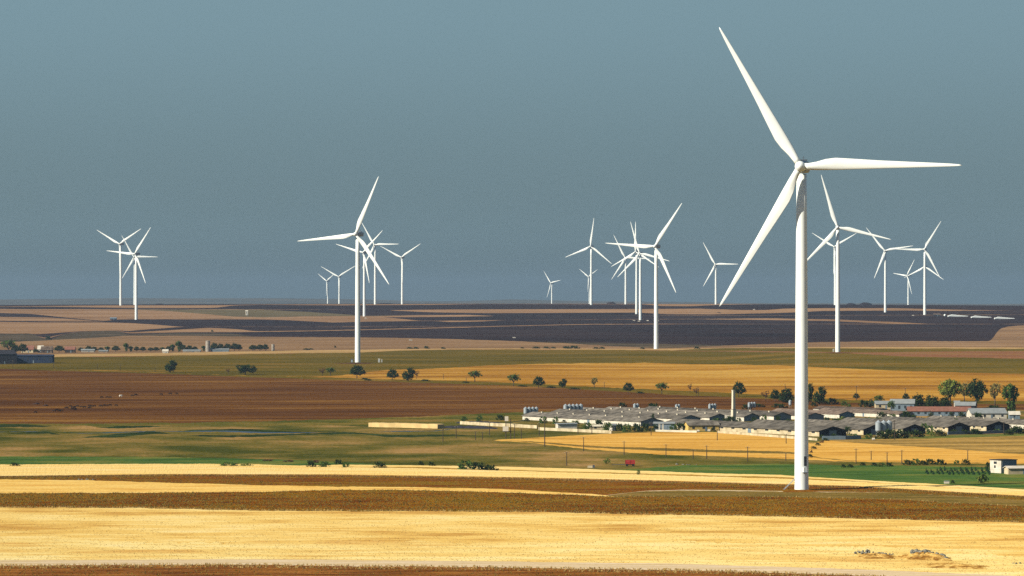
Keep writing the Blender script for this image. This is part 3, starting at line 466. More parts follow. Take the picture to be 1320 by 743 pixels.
st = MB(); st.tube([(-5.6, -.6, .2), (-2.2, -.4, 3.6)], [.07, .07], 6); st.tube([(-5.2, -1.5, .2), (-2.0, -1.2, 3.4)], [.07, .07], 6)
for q in range(7): st.box(-5.4 + .5*q, -5.0 + .5*q, -1.4, -.5, .25 + .5*q, .3 + .5*q)
st.build('stair', 'galv', MAIN)
# gravel pads round three towers
for px, py, w in ((1081, 455.3, 36), (458, 468.5, 56), (1032, 633, 60)):
    c = gp(px, py); m = c.y / F; b = MB(); n = 40; rx = w / 2 * m; vs = []
    for rr in (0, .5, 1.):
        for k in range(n):
            a = 2*math.pi*k/n; q = rr * (1 + (.13 * math.sin(3*a + px) + .07 * math.sin(7*a)) * (rr == 1)); x, yv = c.x + rx*q*math.cos(a), c.y + max(8, rx*1.2)*q*math.sin(a)
            vs.append((x, yv, ground_at(x, yv) + (.22 if rr < 1 else -.05)))
    b.add(vs, [(i*n + k, i*n + (k+1) % n, (i+1)*n + (k+1) % n, (i+1)*n + k) for i in range(2) for k in range(n)])
    o = b.build('gravel_pad', 'gravel' if px != 1032 else 'earth', None, True); o['kind'] = 'structure'

# ------------------------------------------------------------------ trees and shrubs
def leaves(lobes, n, size, seed):
    r = np.random.default_rng(seed); b = MB(); tot = sum(l[3] * l[4] for l in lobes)
    for cx, cy, cz, rx, rz in lobes:
        m = int(n * rx * rz / tot); nk = max(5, m // 11)
        d = r.normal(size=(nk, 3)); d /= np.linalg.norm(d, axis=1)[:, None]; cen = d * (r.uniform(.45, 1.04, nk) ** .6)[:, None] * np.array([rx, rx, rz]) + np.array([cx, cy, cz])
        for c in cen:
            for q in range(max(1, m // nk)):
                p = c + r.normal(size=3) * size * .8; u = r.normal(size=3); u /= np.linalg.norm(u); w = np.cross(u, r.normal(size=3)); w /= np.linalg.norm(w)
                s_ = size * r.uniform(.55, 1.2); b.add([p - u*s_, p + w*s_*.6, p + u*s_, p - w*s_*.6], [(0, 1, 2, 3)])
    return b
def make_tree(name, leaf, lobes, n, size, seed, trunk_h, limbs=4, tr=.22):
    root = empty(name); r = random.Random(seed); b = MB()
    b.tube([(0, 0, -.4), (.05, 0, trunk_h * .5), (0, .05, trunk_h)], [tr * 1.3, tr, tr * .75], 8)
    for k in range(limbs):
        l = lobes[k % len(lobes)]; e = Vector((l[0] + r.uniform(-.4, .4) * l[3], l[1] + r.uniform(-.4, .4) * l[3], l[2] + l[4] * r.uniform(0, .5)))
        s0 = Vector((0, 0, trunk_h * r.uniform(.7, .98))); mid = s0.lerp(e, .5) + Vector((r.uniform(-.3, .3), r.uniform(-.3, .3), .2)); b.tube([s0, mid, e], [tr * .6, tr * .4, tr * .12], 6)
    b.build('trunk', 'bark', root, True); leaves(lobes, n, size, seed).build('crown', leaf, root); return root
# unit trees about 8 m tall
P = {
 'round': make_tree('tree', 'leaf_d', [(0, 0, 4.6, 3.1, 2.9), (-1.8, .4, 3.6, 2.2, 1.9), (2, -.4, 3.9, 2.3, 2.0), (.6, .3, 6.2, 1.9, 1.5)], 1500, .42, 11, 2.2),
 'lean':  make_tree('tree', 'leaf_d', [(.4, 0, 4.8, 2.6, 2.7), (1.6, 0, 6.2, 1.9, 1.6), (-1.3, .2, 3.2, 2.0, 1.7), (.2, 0, 2.4, 2.2, 1.5)], 1400, .42, 12, 2.0),
 'twin':  make_tree('tree', 'leaf_d', [(-1.9, 0, 5.2, 1.9, 2.2), (1.3, .2, 4.6, 2.8, 2.4), (2.9, 0, 3.6, 1.8, 1.7), (-1, 0, 3, 1.8, 1.6)], 1400, .42, 13, 1.8),
 'open':  make_tree('tree', 'leaf_m', [(-1.6, 0, 5.2, 2.0, 1.8), (1.7, .3, 5.7, 2.1, 1.6), (.2, 0, 6.6, 1.6, 1.1), (2.6, 0, 4.3, 1.2, 1.0)], 760, .4, 14, 3.0, 6),
 'thin':  make_tree('tree', 'leaf_r', [(-.8, 0, 5.2, 1.7, 1.9), (1, .2, 5.9, 1.6, 1.5), (.1, 0, 4, 1.4, 1.4)], 300, .36, 15, 2.8, 7, .16),
 'light': make_tree('tree', 'leaf_l', [(-1.7, 0, 4.8, 2.5, 2.2), (1.6, .3, 5.0, 2.5, 2.1), (0, 0, 6.2, 2.6, 1.6), (-.2, .2, 3.6, 2.8, 1.4)], 2600, .36, 16, 2.6, 6),
 'yellow':make_tree('tree', 'leaf_y', [(-.6, 0, 4.8, 1.6, 2.0), (.8, .2, 5.6, 1.5, 1.8), (0, 0, 6.8, 1.1, 1.0)], 480, .38, 17, 2.5, 6, .18),
 'tall':  make_tree('tree', 'leaf_m', [(-.6, 0, 6.0, 1.9, 1.7), (1.0, .2, 5.8, 1.8, 1.8), (.6, 0, 3.9, 1.2, 1.6), (.9, 0, 2.2, 1.2, 1.5), (0, 0, 7.0, 1.3, .9)], 1300, .38, 18, 2.4, 6),
 'big':   make_tree('tree', 'leaf_d', [(0, 0, 5.3, 3.2, 2.3), (-2.0, .4, 4.6, 2.3, 1.7), (2.1, -.4, 4.8, 2.3, 1.8), (.4, .3, 6.5, 2.2, 1.4), (.9, 0, 3.0, 1.3, 1.2)], 2600, .34, 31, 2.6, 6, .3),
 'grove': make_tree('tree', 'leaf_d', [(0, 0, 4.4, 2.8, 3.2), (-1.6, .4, 3, 2.2, 2.4), (1.7, -.4, 3, 2.2, 2.4), (0, 0, 1.6, 2.4, 1.5)], 1900, .4, 32, 1.6),
 'cone':  make_tree('tree', 'leaf_d', [(0, 0, 1.8, 1.7, 1.3), (0, 0, 3.4, 1.35, 1.3), (0, 0, 5, .95, 1.3), (0, 0, 6.7, .5, 1.2)], 900, .36, 19, 1.5, 2),
}
def make_shrub(leaf, lobes, n, size, seed): return leaves(lobes, n, size, seed).build('shrub', leaf)
S = {
 'dark': make_shrub('leaf_d', [(0, 0, .9, 1.3, 1.05), (-.9, .2, .6, .9, .8), (.9, -.1, .65, .95, .8)], 330, .26, 21),
 'mid':  make_shrub('leaf_m', [(0, 0, .8, 1.3, .95), (-1, .1, .6, .9, .7), (.8, 0, .9, .8, .85)], 330, .26, 22),
 'blue': make_shrub('leaf_b', [(0, 0, .9, 1.1, 1.0), (.6, 0, .6, .9, .7)], 260, .26, 23),
 'dry':  make_shrub('leaf_r', [(0, 0, .7, 1.2, .8), (.8, 0, .5, .8, .6)], 220, .24, 24),
 'light':make_shrub('leaf_l', [(0, 0, .8, 1.2, .9), (-.7, 0, .6, .8, .7)], 280, .26, 25),
}
def plant(kind, px, py, h, w, label, group=None, rz=None):
    m = mpp(px, py); hm, wm = h * m, w * m; c = gp(px, py); rz = random.uniform(-.5, .5) if rz is None else rz
    if kind in P: return inst(P[kind], c, rz, (wm / WID[kind], wm / WID[kind], hm / 8.0), label, 'tree', group)
    return inst(S[kind[2:]], c, rz, (wm / 3.4, wm / 3.4, hm / 1.95), label, 'shrub', group)
WID = {'round': 8.4, 'lean': 6.6, 'twin': 8.6, 'open': 7.4, 'thin': 5, 'light': 8.4, 'yellow': 4.6, 'tall': 5.2, 'cone': 3.6, 'big': 8.6, 'grove': 7.6}
TR = 'trees along the verge between the brown and golden fields'
for a in [
 ('lean', 219.5, 480.5, 15.5, 16, 'lone dark leaning tree at the far left end of the verge trees'),
 ('twin', 316, 483.5, 14.5, 27, 'low wide twin-crowned dark tree beside a patch of shade'),
 ('thin', 294, 482.5, 8, 6, 'thin reddish sapling left of the low twin-crowned tree'),
 ('thin', 415.5, 484.5, 10.5, 9, 'sparse reddish small tree, left of a pair near the tall left turbine'),
 ('open', 426, 484.5, 11, 13, 'sparse small green tree, right of a pair near the tall left turbine'),
 ('round', 460, 487.5, 17, 22, 'broad dark round tree just in front of the tall left turbine'),
 ('round', 505.5, 490.5, 15, 17, 'round dark tree, left of the close pair on the verge'),
 ('lean', 526, 491.5, 17, 17, 'bushy dark tree, right of the close pair on the verge'),
 ('thin', 537, 488.5, 11, 8, 'reddish tree leaning against the bushy dark tree of the close pair'),
 ('open', 612, 492.5, 15, 18, 'umbrella-shaped dark tree on a clear trunk alone on the verge'),
 ('open', 662, 498, 16, 17, 'dark tree with a clear trunk right of the umbrella-shaped one'),
 ('round', 694, 500, 15, 17, 'round dark tree over the farm silos on the left'),
 ('lean', 725, 500, 11.5, 11, 'small dark tree with a thin grey top right of the round one'),
 ('yellow', 766, 500, 14, 10, 'nearly bare tree with thin pale twigs on the golden field edge'),
 ('round', 809.5, 507, 14, 15.5, 'compact dark tree on the verge above the two pale silos'),
 ('open', 853, 508, 15, 17, 'dark tree with a flat spreading crown and forked trunk'),
 ('thin', 889.5, 506, 12, 6, 'slim reddish sapling, taller and farther of two on the verge'),
 ('thin', 897.5, 511, 12, 8, 'bushier reddish sapling, nearer of two on the verge'),
 ('round', 952, 512, 20, 19, 'large dark tree rising right behind the square chimney'),
 ]: plant(*a, group=TR, rz=0)
GR = 'trees behind the farm buildings'
for a in [
 ('thin', 987, 517, 14, 12, 'reddish tree at the left end of the clump left of the nearest tower'),
 ('round', 999, 518, 16, 15, 'mid-sized dark tree in the clump left of the nearest tower'),
 ('grove', 1013.5, 519.5, 20, 21, 'largest dark round tree of the clump left of the nearest tower'),
 ('lean', 1042.5, 521, 26, 12, 'narrow dark tree half hidden by the nearest turbine tower'),
 ('lean', 1056, 522, 23, 17, 'dark leaning tree standing clear on the right of the nearest tower'),
 ('round', 1103.5, 515.5, 8.5, 9.5, 'small round dark tree in front of a pole on the orange field'),
 ('open', 1133, 523, 14, 13, 'ragged dark tree behind the yellow-walled house'),
 ('round', 1167.5, 517, 10, 10, 'small round tree behind the pale zinc-roofed house'),
 ('open', 1149, 533, 17, 10, 'ragged green tree standing before the pale zinc-roofed house'),
 ('grove', 1183, 531, 24, 22, 'left tree of the big black-green grove behind the red roof'),
 ('cone', 1197.5, 531, 22, 13, 'pointed conifer in the black-green grove behind the red roof'),
 ('grove', 1203, 532, 22, 20, 'middle tree of the black-green grove behind the red roof'),
 ('grove', 1218, 531, 21, 18, 'right tree of the black-green grove behind the red roof'),
 ('light', 1225, 520, 31, 31, 'tall light green tree with a wide sunlit crown'),
 ('yellow', 1243, 518, 26, 15, 'thin yellowing tree leaning out of the light green one'),
 ('big', 1258.5, 526, 37, 28, 'big dark green tree with a heavy crown and thick trunk'),
 ('yellow', 1282.5, 523, 31, 17, 'sparse olive-yellow tree between the big dark one and the tall right one'),
 ('tall', 1301.5, 537, 41, 22, 'tall mid-green tree with a leafy lower trunk at the right end'),
 ('cone', 842, 549, 16, 7, 'dark conifer standing at the gable of the long front barn'),
 ]: plant(*a, group=GR, rz=0)
HG = 'bushes in and around the farmyard'
hl = [('s_dark', 679, 543.5, 5, 7), ('s_mid', 598, 544.5, 8, 10), ('s_mid', 618, 543, 8, 10), ('s_dark', 645, 542, 8, 12), ('s_dark', 727, 545, 4, 6), ('s_mid', 757, 555, 11, 13), ('s_mid', 783, 556, 12, 14), ('s_dark', 799, 556, 11, 12), ('s_mid', 808, 557, 11, 14), ('s_dark', 821, 557, 12, 14), ('s_dark', 832, 556, 11, 12),
  ('s_dark', 845, 555, 8, 9), ('s_mid', 868, 555.5, 9, 12), ('s_dark', 878, 555.5, 11, 15), ('s_dark', 889, 555, 13, 14), ('s_mid', 923, 545.5, 7, 12), ('s_dark', 935, 545.5, 7, 12), ('s_mid', 952, 545.5, 7, 9), ('s_dark', 919, 556.5, 5, 7), ('s_dark', 926, 555, 6, 5), ('s_dark', 802, 524.5, 6, 11), ('s_dark', 790, 530, 4, 8), ('s_dark', 842, 529, 10, 17), ('s_dark', 768, 531.5, 5, 14),
  ('s_dark', 962, 528, 7, 12), ('s_dark', 975, 525, 5, 20), ('s_dark', 1004, 526, 6, 20), ('s_dark', 1073, 521.5, 9, 14), ('s_dark', 1062, 521, 6, 12), ('s_dark', 1049, 524, 6, 9), ('s_mid', 1088, 523, 6, 9), ('s_dark', 1114, 525, 10, 16), ('s_blue', 1123, 524, 9, 12), ('s_mid', 1130, 522, 7, 10), ('s_light', 1085, 543, 6, 13), ('s_dark', 1087, 538, 7, 6), ('s_dark', 1100, 540, 4, 6), ('s_dark', 1107, 545, 4, 5), ('s_dark', 1125, 546, 4, 7),
  ('s_mid', 1086, 558, 12, 12), ('s_dark', 1093, 560, 11, 11), ('s_dark', 1062, 550, 5, 9), ('s_mid', 1111, 560, 8, 7), ('s_mid', 1191, 557, 12, 11), ('s_mid', 1199, 560, 12, 11), ('s_light', 1201, 563, 8, 8), ('s_dark', 1180, 564, 10, 22), ('s_dark', 1211, 562.5, 9, 16), ('s_dark', 1148, 565.5, 13, 20), ('s_dark', 1161, 565.5, 12, 20), ('s_dark', 1137, 566, 10, 18), ('s_dark', 1257, 560, 8, 16), ('s_dark', 1311, 559.5, 11, 22), ('s_dark', 1300, 561, 7, 12), ('s_dark', 1226, 537, 6, 7), ('s_dark', 1084, 534, 3, 12), ('s_dark', 1281, 528, 6, 20), ('s_dark', 1252, 531, 8, 14), ('s_dark', 1302, 537, 12, 12)]
rb = random.Random(77)
for px, py in [(1066, 546), (1078, 547.5), (1092, 548), (1118, 547), (1133, 549), (1144, 551), (1172, 549.5), (1186, 548.5), (1196, 549), (1212, 550), (1232, 549), (1247, 551), (1262, 550), (1285, 550), (1075, 533.5), (1093, 531.5), (1110, 534), (1137, 541), (1150, 541.5), (1168, 540), (1176, 541), (1200, 541), (1240, 541.5), (1261, 543), (700, 546), (716, 547), (741, 549.5), (772, 552), (900, 548), (942, 546.5), (972, 547), (985, 546), (1003, 546.5), (1016, 548), (1060, 566), (1075, 566.5), (1100, 566), (1120, 566), (1230, 560), (1243, 560), (1285, 558.5)]:
    hl.append((rb.choice(['s_dark', 's_dark', 's_mid']), px, py, rb.uniform(7, 12) if py < 553 else rb.uniform(5, 8), rb.uniform(8, 15)))
hl.sort(key=lambda q: q[1]); SEEN = {}
for i, (k, px, py, h, w) in enumerate(hl):
    col = {'s_dark': 'dark', 's_mid': 'green', 's_light': 'sunlit light green', 's_blue': 'blue-green'}[k]
    near = 'by the front barns' if py > 548 else ('between the barns' if py > 532 else 'behind the barns')
    key = (col, near); tot = sum(1 for q in hl if {'s_dark': 'dark', 's_mid': 'green', 's_light': 'sunlit light green', 's_blue': 'blue-green'}[q[0]] == col and ('by the front barns' if q[2] > 548 else ('between the barns' if q[2] > 532 else 'behind the barns')) == near)
    j = SEEN.get(key, 0); SEEN[key] = j + 1
    plant(k, px, py, h, w, f"{col} farmyard bush {near}, " + (f"{nth(j, tot)} of that colour there" if tot > 1 else 'the only one of that colour'), HG)
WB = 'bushes along the upper edge of the bright wheat'
wl = [('s_dark', 19, 602.3, 6.5, 12, 'small round dark bush'), ('s_mid', 295, 602, 6, 28, 'long low bright green bush'), ('s_light', 317, 602, 5, 18, 'paler end of the long low bush'), ('s_dark', 400.5, 603.5, 11, 12, 'upright dark bush'), ('s_mid', 418, 603.5, 9, 17, 'broad green bush'), ('s_dark', 436, 599, 7, 12, 'dark bush behind the wheat'), ('s_dry', 405, 597, 5, 16, 'dry reddish thorn bush'), ('s_mid', 446, 604, 9, 11, 'round green bush'), ('s_dark', 489.5, 604.8, 10.5, 16, 'compact dark bush standing alone'), ('s_dark', 542.5, 600, 6, 7, 'small dark bush'), ('s_dark', 556, 600.8, 6, 9, 'low dark bush'),
      ('s_mid', 600, 606, 13, 24, 'tall left end of the long thicket'), ('s_dark', 616, 607, 12, 22, 'middle of the long dark thicket'), ('s_dark', 631, 607.5, 9, 22, 'low right end of the long thicket'), ('s_dry', 345, 594.5, 3, 18, 'dry low scrub patch'), ('s_dry', 370, 595.5, 3, 20, 'dry brown scrub patch'), ('s_light', 782, 598.5, 8, 11, 'bright green bush left of the red wagon'), ('s_mid', 823, 613.5, 8, 5, 'small weed bush below the red wagon'), ('s_light', 1266, 624, 13, 17, 'ragged olive bush below the white house'), ('s_dark', 1228, 623.5, 5, 5, 'small black-green bush beside a pale box')]
for i, (k, px, py, h, w, d) in enumerate(wl): plant(k, px, py, h, w, f"{d}, {nth(i, len(wl))} along the bright wheat", WB)
DS = [(1064, 568.5, 4, 8), (1059, 571, 4, 8), (1054, 574.5, 4, 7), (1049, 579, 4, 7), (1045, 584, 5, 6), (1044.5, 590, 5, 6)]
for i, (px, py, h, w) in enumerate(DS): plant('s_dry' if i % 3 == 1 else 's_dark', px, py, h, w, f"{'reddish dry' if i % 3 == 1 else 'dark'} bush on the ditch right of the nearest tower, {nth(5 - i, 6)}", 'bushes on the ditch right of the nearest tower')
VR = 'shrubs at the right below the orange wheat'
vl = [(k, px, py, h, w) for k, px, py, h, w in [('s_dark', 1087, 603, 5, 6), ('s_dark', 1096, 603, 5, 8), ('s_dark', 1112, 600.5, 5, 7), ('s_dark', 1127, 601, 5, 9), ('s_mid', 1136, 602, 6, 12), ('s_dark', 1146, 601.5, 6, 10), ('s_dark', 1170, 600, 8, 13), ('s_mid', 1180, 600, 9, 14), ('s_dark', 1190, 600, 7, 12), ('s_dark', 1199, 599, 8, 14), ('s_dark', 1212, 599.5, 8, 14), ('s_mid', 1233, 599, 6, 9), ('s_dark', 1245, 599.5, 8, 11), ('s_dark', 1275, 606, 11, 12)]]
for i, (k, px, py, h, w) in enumerate(vl): plant(k, px, py, h, w, f"{'dark' if k == 's_dark' else 'mid-green'} hedge shrub under the orange wheat, {nth(i, len(vl))}", VR)
n = 0
for row in range(3):
    for j in range(13):
        px = 1192 + j * 6.6 + row * 2.2 + random.uniform(-1, 1); py = 607.5 + row * 2.3 + random.uniform(-.4, .4)
        if row == 0 and j < 3: continue
        plant('s_blue', px, py, random.uniform(4, 6.2), random.uniform(3.4, 5.2), 'blue-green vine in the vineyard left of the white house', 'vines of the small vineyard'); n += 1
# low dark scrub far off
FB = 'low dark bushes on the far dusty field'
fl = [(395, 451.5, 2.5, 9), (401, 451, 2, 6), (432, 448.5, 3, 3), (528, 450, 2.6, 8), (536, 450, 3, 7), (549.5, 449.8, 4, 7), (571, 450, 2.5, 7), (673, 449.6, 2, 5), (691, 449.6, 3, 10), (704, 449.6, 3, 9), (713, 449.6, 2.6, 7), (730, 449.7, 3.6, 12), (740, 449.7, 4.2, 14), (768, 450, 2.6, 8), (776, 450, 3, 7), (828, 450.3, 2.6, 6), (898, 450, 3.4, 8), (273.5, 428, 2.6, 3.5), (62, 438, 5, 8)]
for i, (px, py, h, w) in enumerate(fl): plant('s_dark', px, py, h, w, f"low dark far bush, {nth(i, len(fl))} on the dusty plain", FB)
# shade-loving scrub by the trees on the verge
for i, (px, py, h, w) in enumerate([(470, 489.5, 2.6, 10), (474, 491, 3, 9), (548, 491.5, 2.5, 12), (600, 494, 2.4, 9), (673, 498.8, 2.5, 12), (710, 500.5, 3, 12), (740, 502.3, 2.6, 14), (825, 507.5, 3, 10), (1000, 514, 3, 20)]):
    plant('s_dark', px, py, h, w, f"low weedy scrub between the verge trees, {nth(i, 9)}", 'scrub between the verge trees')
# far village trees
VT = 'trees of the far village on the left'
vt = [('open', 11, 456, 18, 22, 'large ragged blue-green tree above the dark barn'), ('round', 29, 456, 13, 15, 'round dark tree right of the large ragged one'), ('round', 19, 456, 11, 12, 'smaller dark tree between the two above the dark barn'), ('round', 46, 455, 5, 9, 'low bushy tree behind the dark blue shed'),
      ('round', 76, 454.5, 9, 15, 'dark tree with a ragged top, first right of the shed'), ('round', 86, 454.3, 6, 10, 'low dark tree beside the ragged-topped one')]
for px, h, w in ((104, 6, 9), (114, 8, 11), (121, 7, 10), (130, 6, 9), (138, 7, 7), (149, 8, 12), (162, 11, 7), (168, 7, 7), (176, 7, 8), (184, 6.5, 9), (194, 5.5, 9), (201, 6, 10), (209, 5.5, 7), (217, 7, 9), (222, 9, 7), (236, 9, 10), (244, 8, 10), (251, 6.5, 9), (262, 7, 6), (276, 11, 12), (284, 10, 11), (293, 10, 12), (302, 10.5, 12), (308, 9, 9), (326, 8, 13), (335, 8.5, 12), (342, 9, 9)):
    vt.append(('tall' if w < 8 else 'round', px, 454 - (px - 100) * .006, h, w, None))
vt.append(('tall', 230, 454, 14, 9, 'tallest narrow tree in the village tree line'))
nn = [v for v in vt if v[5] is None]; q = 0
for k, px, py, h, w, lab in vt:
    if lab is None: lab = f"{'small slender' if w < 8 else 'round'} dark tree in the far village line, {nth(q, len(nn))}"; q += 1
    plant(k, px, py, h, w, lab, VT, rz=0)
for px in (97, 108, 92): plant('s_dark', px * .6 + 12, 464.5 - px * .0, 2.6, 8, None) if False else None

# ------------------------------------------------------------------ farm buildings
BETA = math.radians(30)
def make_barn(L=110., W=12., hw=2.3, hr=4.1, wall='cream', roof='roofg', gable='cream', vents=True, wins=True):
    root = empty('barn'); b = MB()
    b.add([(0, 0, -.6), (W, 0, -.6), (W, L, -.6), (0, L, -.6), (0, 0, hw), (W, 0, hw), (W, L, hw), (0, L, hw)], [(1, 2, 6, 5), (2, 3, 7, 6), (3, 0, 4, 7)])
    b.add([(W, L, hw), (0, L, hw), (W/2, L, hr)], [(0, 1, 2)]); b.build('wall', wall, root)
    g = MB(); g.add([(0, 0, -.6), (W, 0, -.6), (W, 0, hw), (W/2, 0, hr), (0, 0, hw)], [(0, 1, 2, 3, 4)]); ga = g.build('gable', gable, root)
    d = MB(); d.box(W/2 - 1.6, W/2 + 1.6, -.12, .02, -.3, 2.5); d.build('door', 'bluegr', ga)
    r = MB(); e = .5; s_ = (hr - hw) / (W/2); ze = hw - e * s_
    for sgn in (0, 1):
        x0, x1 = (-e, W/2) if sgn == 0 else (W + e, W/2)
        r.add([(x0, -e, ze + .05), (x1, -e, hr + .05), (x1, L + e, hr + .05), (x0, L + e, ze + .05), (x0, -e, ze + .23), (x1, -e, hr + .23), (x1, L + e, hr + .23), (x0, L + e, ze + .23)],
              [(0, 1, 2, 3), (7, 6, 5, 4), (0, 4, 5, 1), (2, 6, 7, 3), (3, 7, 4, 0)])
    ro = r.build('roof', roof, root)
    if vents:
        for k in range(7):
            v = MB(); y = L * (k + .6) / 7.3; v.box(W*.4, W*.4 + .6, y, y + .8, hr - .9, hr + .45); v.box(W*.4 - .1, W*.4 + .7, y - .1, y + .9, hr + .45, hr + .56); v.build('roof_vent', 'conc', ro)
    if wins:
        for k in range(14):
            v = MB(); y = L * (k + .5) / 14; v.box(-.05, .05, y - 1.1, y + 1.1, 1.35, 2.0); v.build('window', 'glass', root)
    dd = MB(); dd.box(-.06, .04, L*.42, L*.42 + 2.2, -.3, 2.2); dd.build('side_door', 'bluegr', root)
    return root
BB = make_barn(wins=False, hw=2.2, hr=3.8, wall='whitew', gable='bluegr', roof='roofg'); BC = make_barn(wins=False, vents=False, hw=2.0, hr=3.3, wall='whitew', roof='roofb', gable='bluegr')  # blue-grey gables have the shade of the end walls painted in
BD = make_barn(wins=True, vents=False, gable='darkwall')  # dark gable colour paints shade onto the front barns' end walls
BG = 'long low farm barns'
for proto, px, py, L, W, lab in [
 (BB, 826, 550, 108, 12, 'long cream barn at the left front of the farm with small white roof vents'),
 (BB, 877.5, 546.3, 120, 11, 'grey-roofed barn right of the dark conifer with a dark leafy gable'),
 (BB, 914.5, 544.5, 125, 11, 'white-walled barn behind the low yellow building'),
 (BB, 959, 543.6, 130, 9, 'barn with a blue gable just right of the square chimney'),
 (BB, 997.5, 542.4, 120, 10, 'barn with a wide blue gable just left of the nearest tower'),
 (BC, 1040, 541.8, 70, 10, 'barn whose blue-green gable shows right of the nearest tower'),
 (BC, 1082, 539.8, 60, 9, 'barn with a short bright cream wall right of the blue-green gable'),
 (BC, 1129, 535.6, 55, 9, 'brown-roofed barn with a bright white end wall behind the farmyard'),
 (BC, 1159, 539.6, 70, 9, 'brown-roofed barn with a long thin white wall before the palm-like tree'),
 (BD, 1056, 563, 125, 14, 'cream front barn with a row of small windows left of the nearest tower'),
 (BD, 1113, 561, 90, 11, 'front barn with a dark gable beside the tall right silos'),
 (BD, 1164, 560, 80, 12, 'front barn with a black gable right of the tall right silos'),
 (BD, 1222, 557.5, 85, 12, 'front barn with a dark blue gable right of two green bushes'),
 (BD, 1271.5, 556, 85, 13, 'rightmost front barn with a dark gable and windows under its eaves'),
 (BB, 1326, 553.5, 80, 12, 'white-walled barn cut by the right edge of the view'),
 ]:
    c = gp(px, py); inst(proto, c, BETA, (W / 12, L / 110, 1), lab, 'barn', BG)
def house(px, py, w, d, hw, hr, wall, roof, lab, rz=0., name='house', wins=3, cat='house', door=True, hip=False):
    """gabled house, its long eaves side facing the viewer when rz = 0; sizes in metres; px, py the middle of its near foot"""
    c = gp(px, py); root = empty(name, c, rz); b = MB(); x = w / 2
    b.add([(-x, 0, -.6), (x, 0, -.6), (x, d, -.6), (-x, d, -.6), (-x, 0, hw), (x, 0, hw), (x, d, hw), (-x, d, hw), (-x, d/2, hr), (x, d/2, hr)], [(0, 1, 5, 4), (1, 2, 6, 9, 5), (2, 3, 7, 6), (3, 0, 4, 8, 7)])
    b.build('wall', wall, root); r = MB(); e = .4; zz = hw - e * (hr - hw) / (d/2); ins = w * .18 if hip else -e
    for y0 in (-e, d + e):
        r.add([(-x - e, y0, zz + .04), (x + e, y0, zz + .04), (x - ins, d/2, hr + .04), (-x + ins, d/2, hr + .04), (-x - e, y0, zz + .2), (x + e, y0, zz + .2), (x - ins, d/2, hr + .2), (-x + ins, d/2, hr + .2)], [(0, 1, 2, 3), (7, 6, 5, 4), (0, 4, 5, 1), (1, 5, 6, 2), (3, 7, 4, 0)])
    if hip:
        for sx in (-1, 1): r.add([(sx*(x + e), -e, zz + .1), (sx*(x + e), d + e, zz + .1), (sx*(x - ins), d/2, hr + .1)], [(0, 1, 2)])
    r.build('roof', roof, root)
    for k in range(wins):
        v = MB(); xx = -x + w * (k + .5) / wins; v.box(xx - .55, xx + .55, -.05, .05, hw * .4, hw * .78); v.build('window', 'glass', root)
    if door:
        v = MB(); v.box(x * .1, x * .1 + .9, -.06, .04, -.2, min(2.1, hw * .8)); v.build('door', 'bluegr', root)
    return tag(root, lab, cat)
house(907, 556, 14, 8, 2.6, 4.2, 'yellow', 'roofg', 'low yellow-walled building left of the cream front barn', rz=BETA * .4)
house(1211, 536.5, 31, 9, 2.4, 4.4, 'bluegr', 'roofr', 'long building with a red tiled roof before the dark grove', rz=-.05, wins=9)
house(1182, 534.5, 8, 7, 2.0, 3.2, 'whitew', 'roofb', 'small white-walled lean-to at the left end of the red roof', rz=.1, wins=0)
house(1275, 540.5, 17.5, 10, 2.8, 5.0, 'whitew', 'roofz', 'white-walled shed with a pale grey roof at the right', rz=.12, wins=4)
house(1140, 528, 9, 7, 2.8, 4.2, 'cream', 'roofz', 'small yellow-white house half hidden by trees behind the barns', wins=2)
house(1163, 532, 12, 8, 4.6, 6.6, 'bluegr', 'roofz', 'two-storey house with a pale zinc roof left of the dark grove', wins=4, rz=-.15)
house(1244, 532, 10, 7, 3.6, 5.2, 'darkwall', 'roofz', 'dark house with a light roof edge under the light green tree', wins=3, rz=-.2)
house(1234, 525, 2.6, 4, 2.2, 3.2, 'whitew', 'roofz', 'tiny white outhouse at the foot of the light green tree', wins=0, door=False)
house(1308, 541, 5, 5, 2.4, 3.8, 'bluegr', 'whitew', 'small blue-green hut with a white roof below the tall right tree', wins=1)
house(855, 532.4, 3.4, 5, .6, 1.4, 'whitew', 'whitew', 'small white tent-like roof among the grey roofs', wins=0, door=False)
house(731.5, 553.5, 9.0, 3.5, 2.3, 2.6, 'whitew', 'roofz', 'bright white container building in front of the left barn', wins=0, rz=BETA*.6, door=False)
house(767.5, 554.5, 7.5, 4, 1.6, 2.2, 'cream', 'conc', 'low cream lean-to among the bushes by the left front barn', wins=1, door=False)
house(792, 555.5, 2.2, 3, 2.4, 3.0, 'whitew', 'roofz', 'narrow white hut among the front hedge bushes', wins=0, rz=BETA)
house(856, 555, 9, 4, 3.0, 3.6, 'bluegr', 'roofz', 'blue-green shed with two white gate posts', wins=0, rz=-.1)
for px, lab in ((850, 'left white gate post before the blue-green shed'), (854.5, 'right white gate post before the blue-green shed')):
    b = MB(); b.box(-.35, .35, -.3, .3, -.4, 3.0); b.box(-.45, .45, -.4, .4, 3.0, 3.2); tag(b.build('gate_post', 'whitew', None, False, gp(px, 556)), lab, 'gate post')
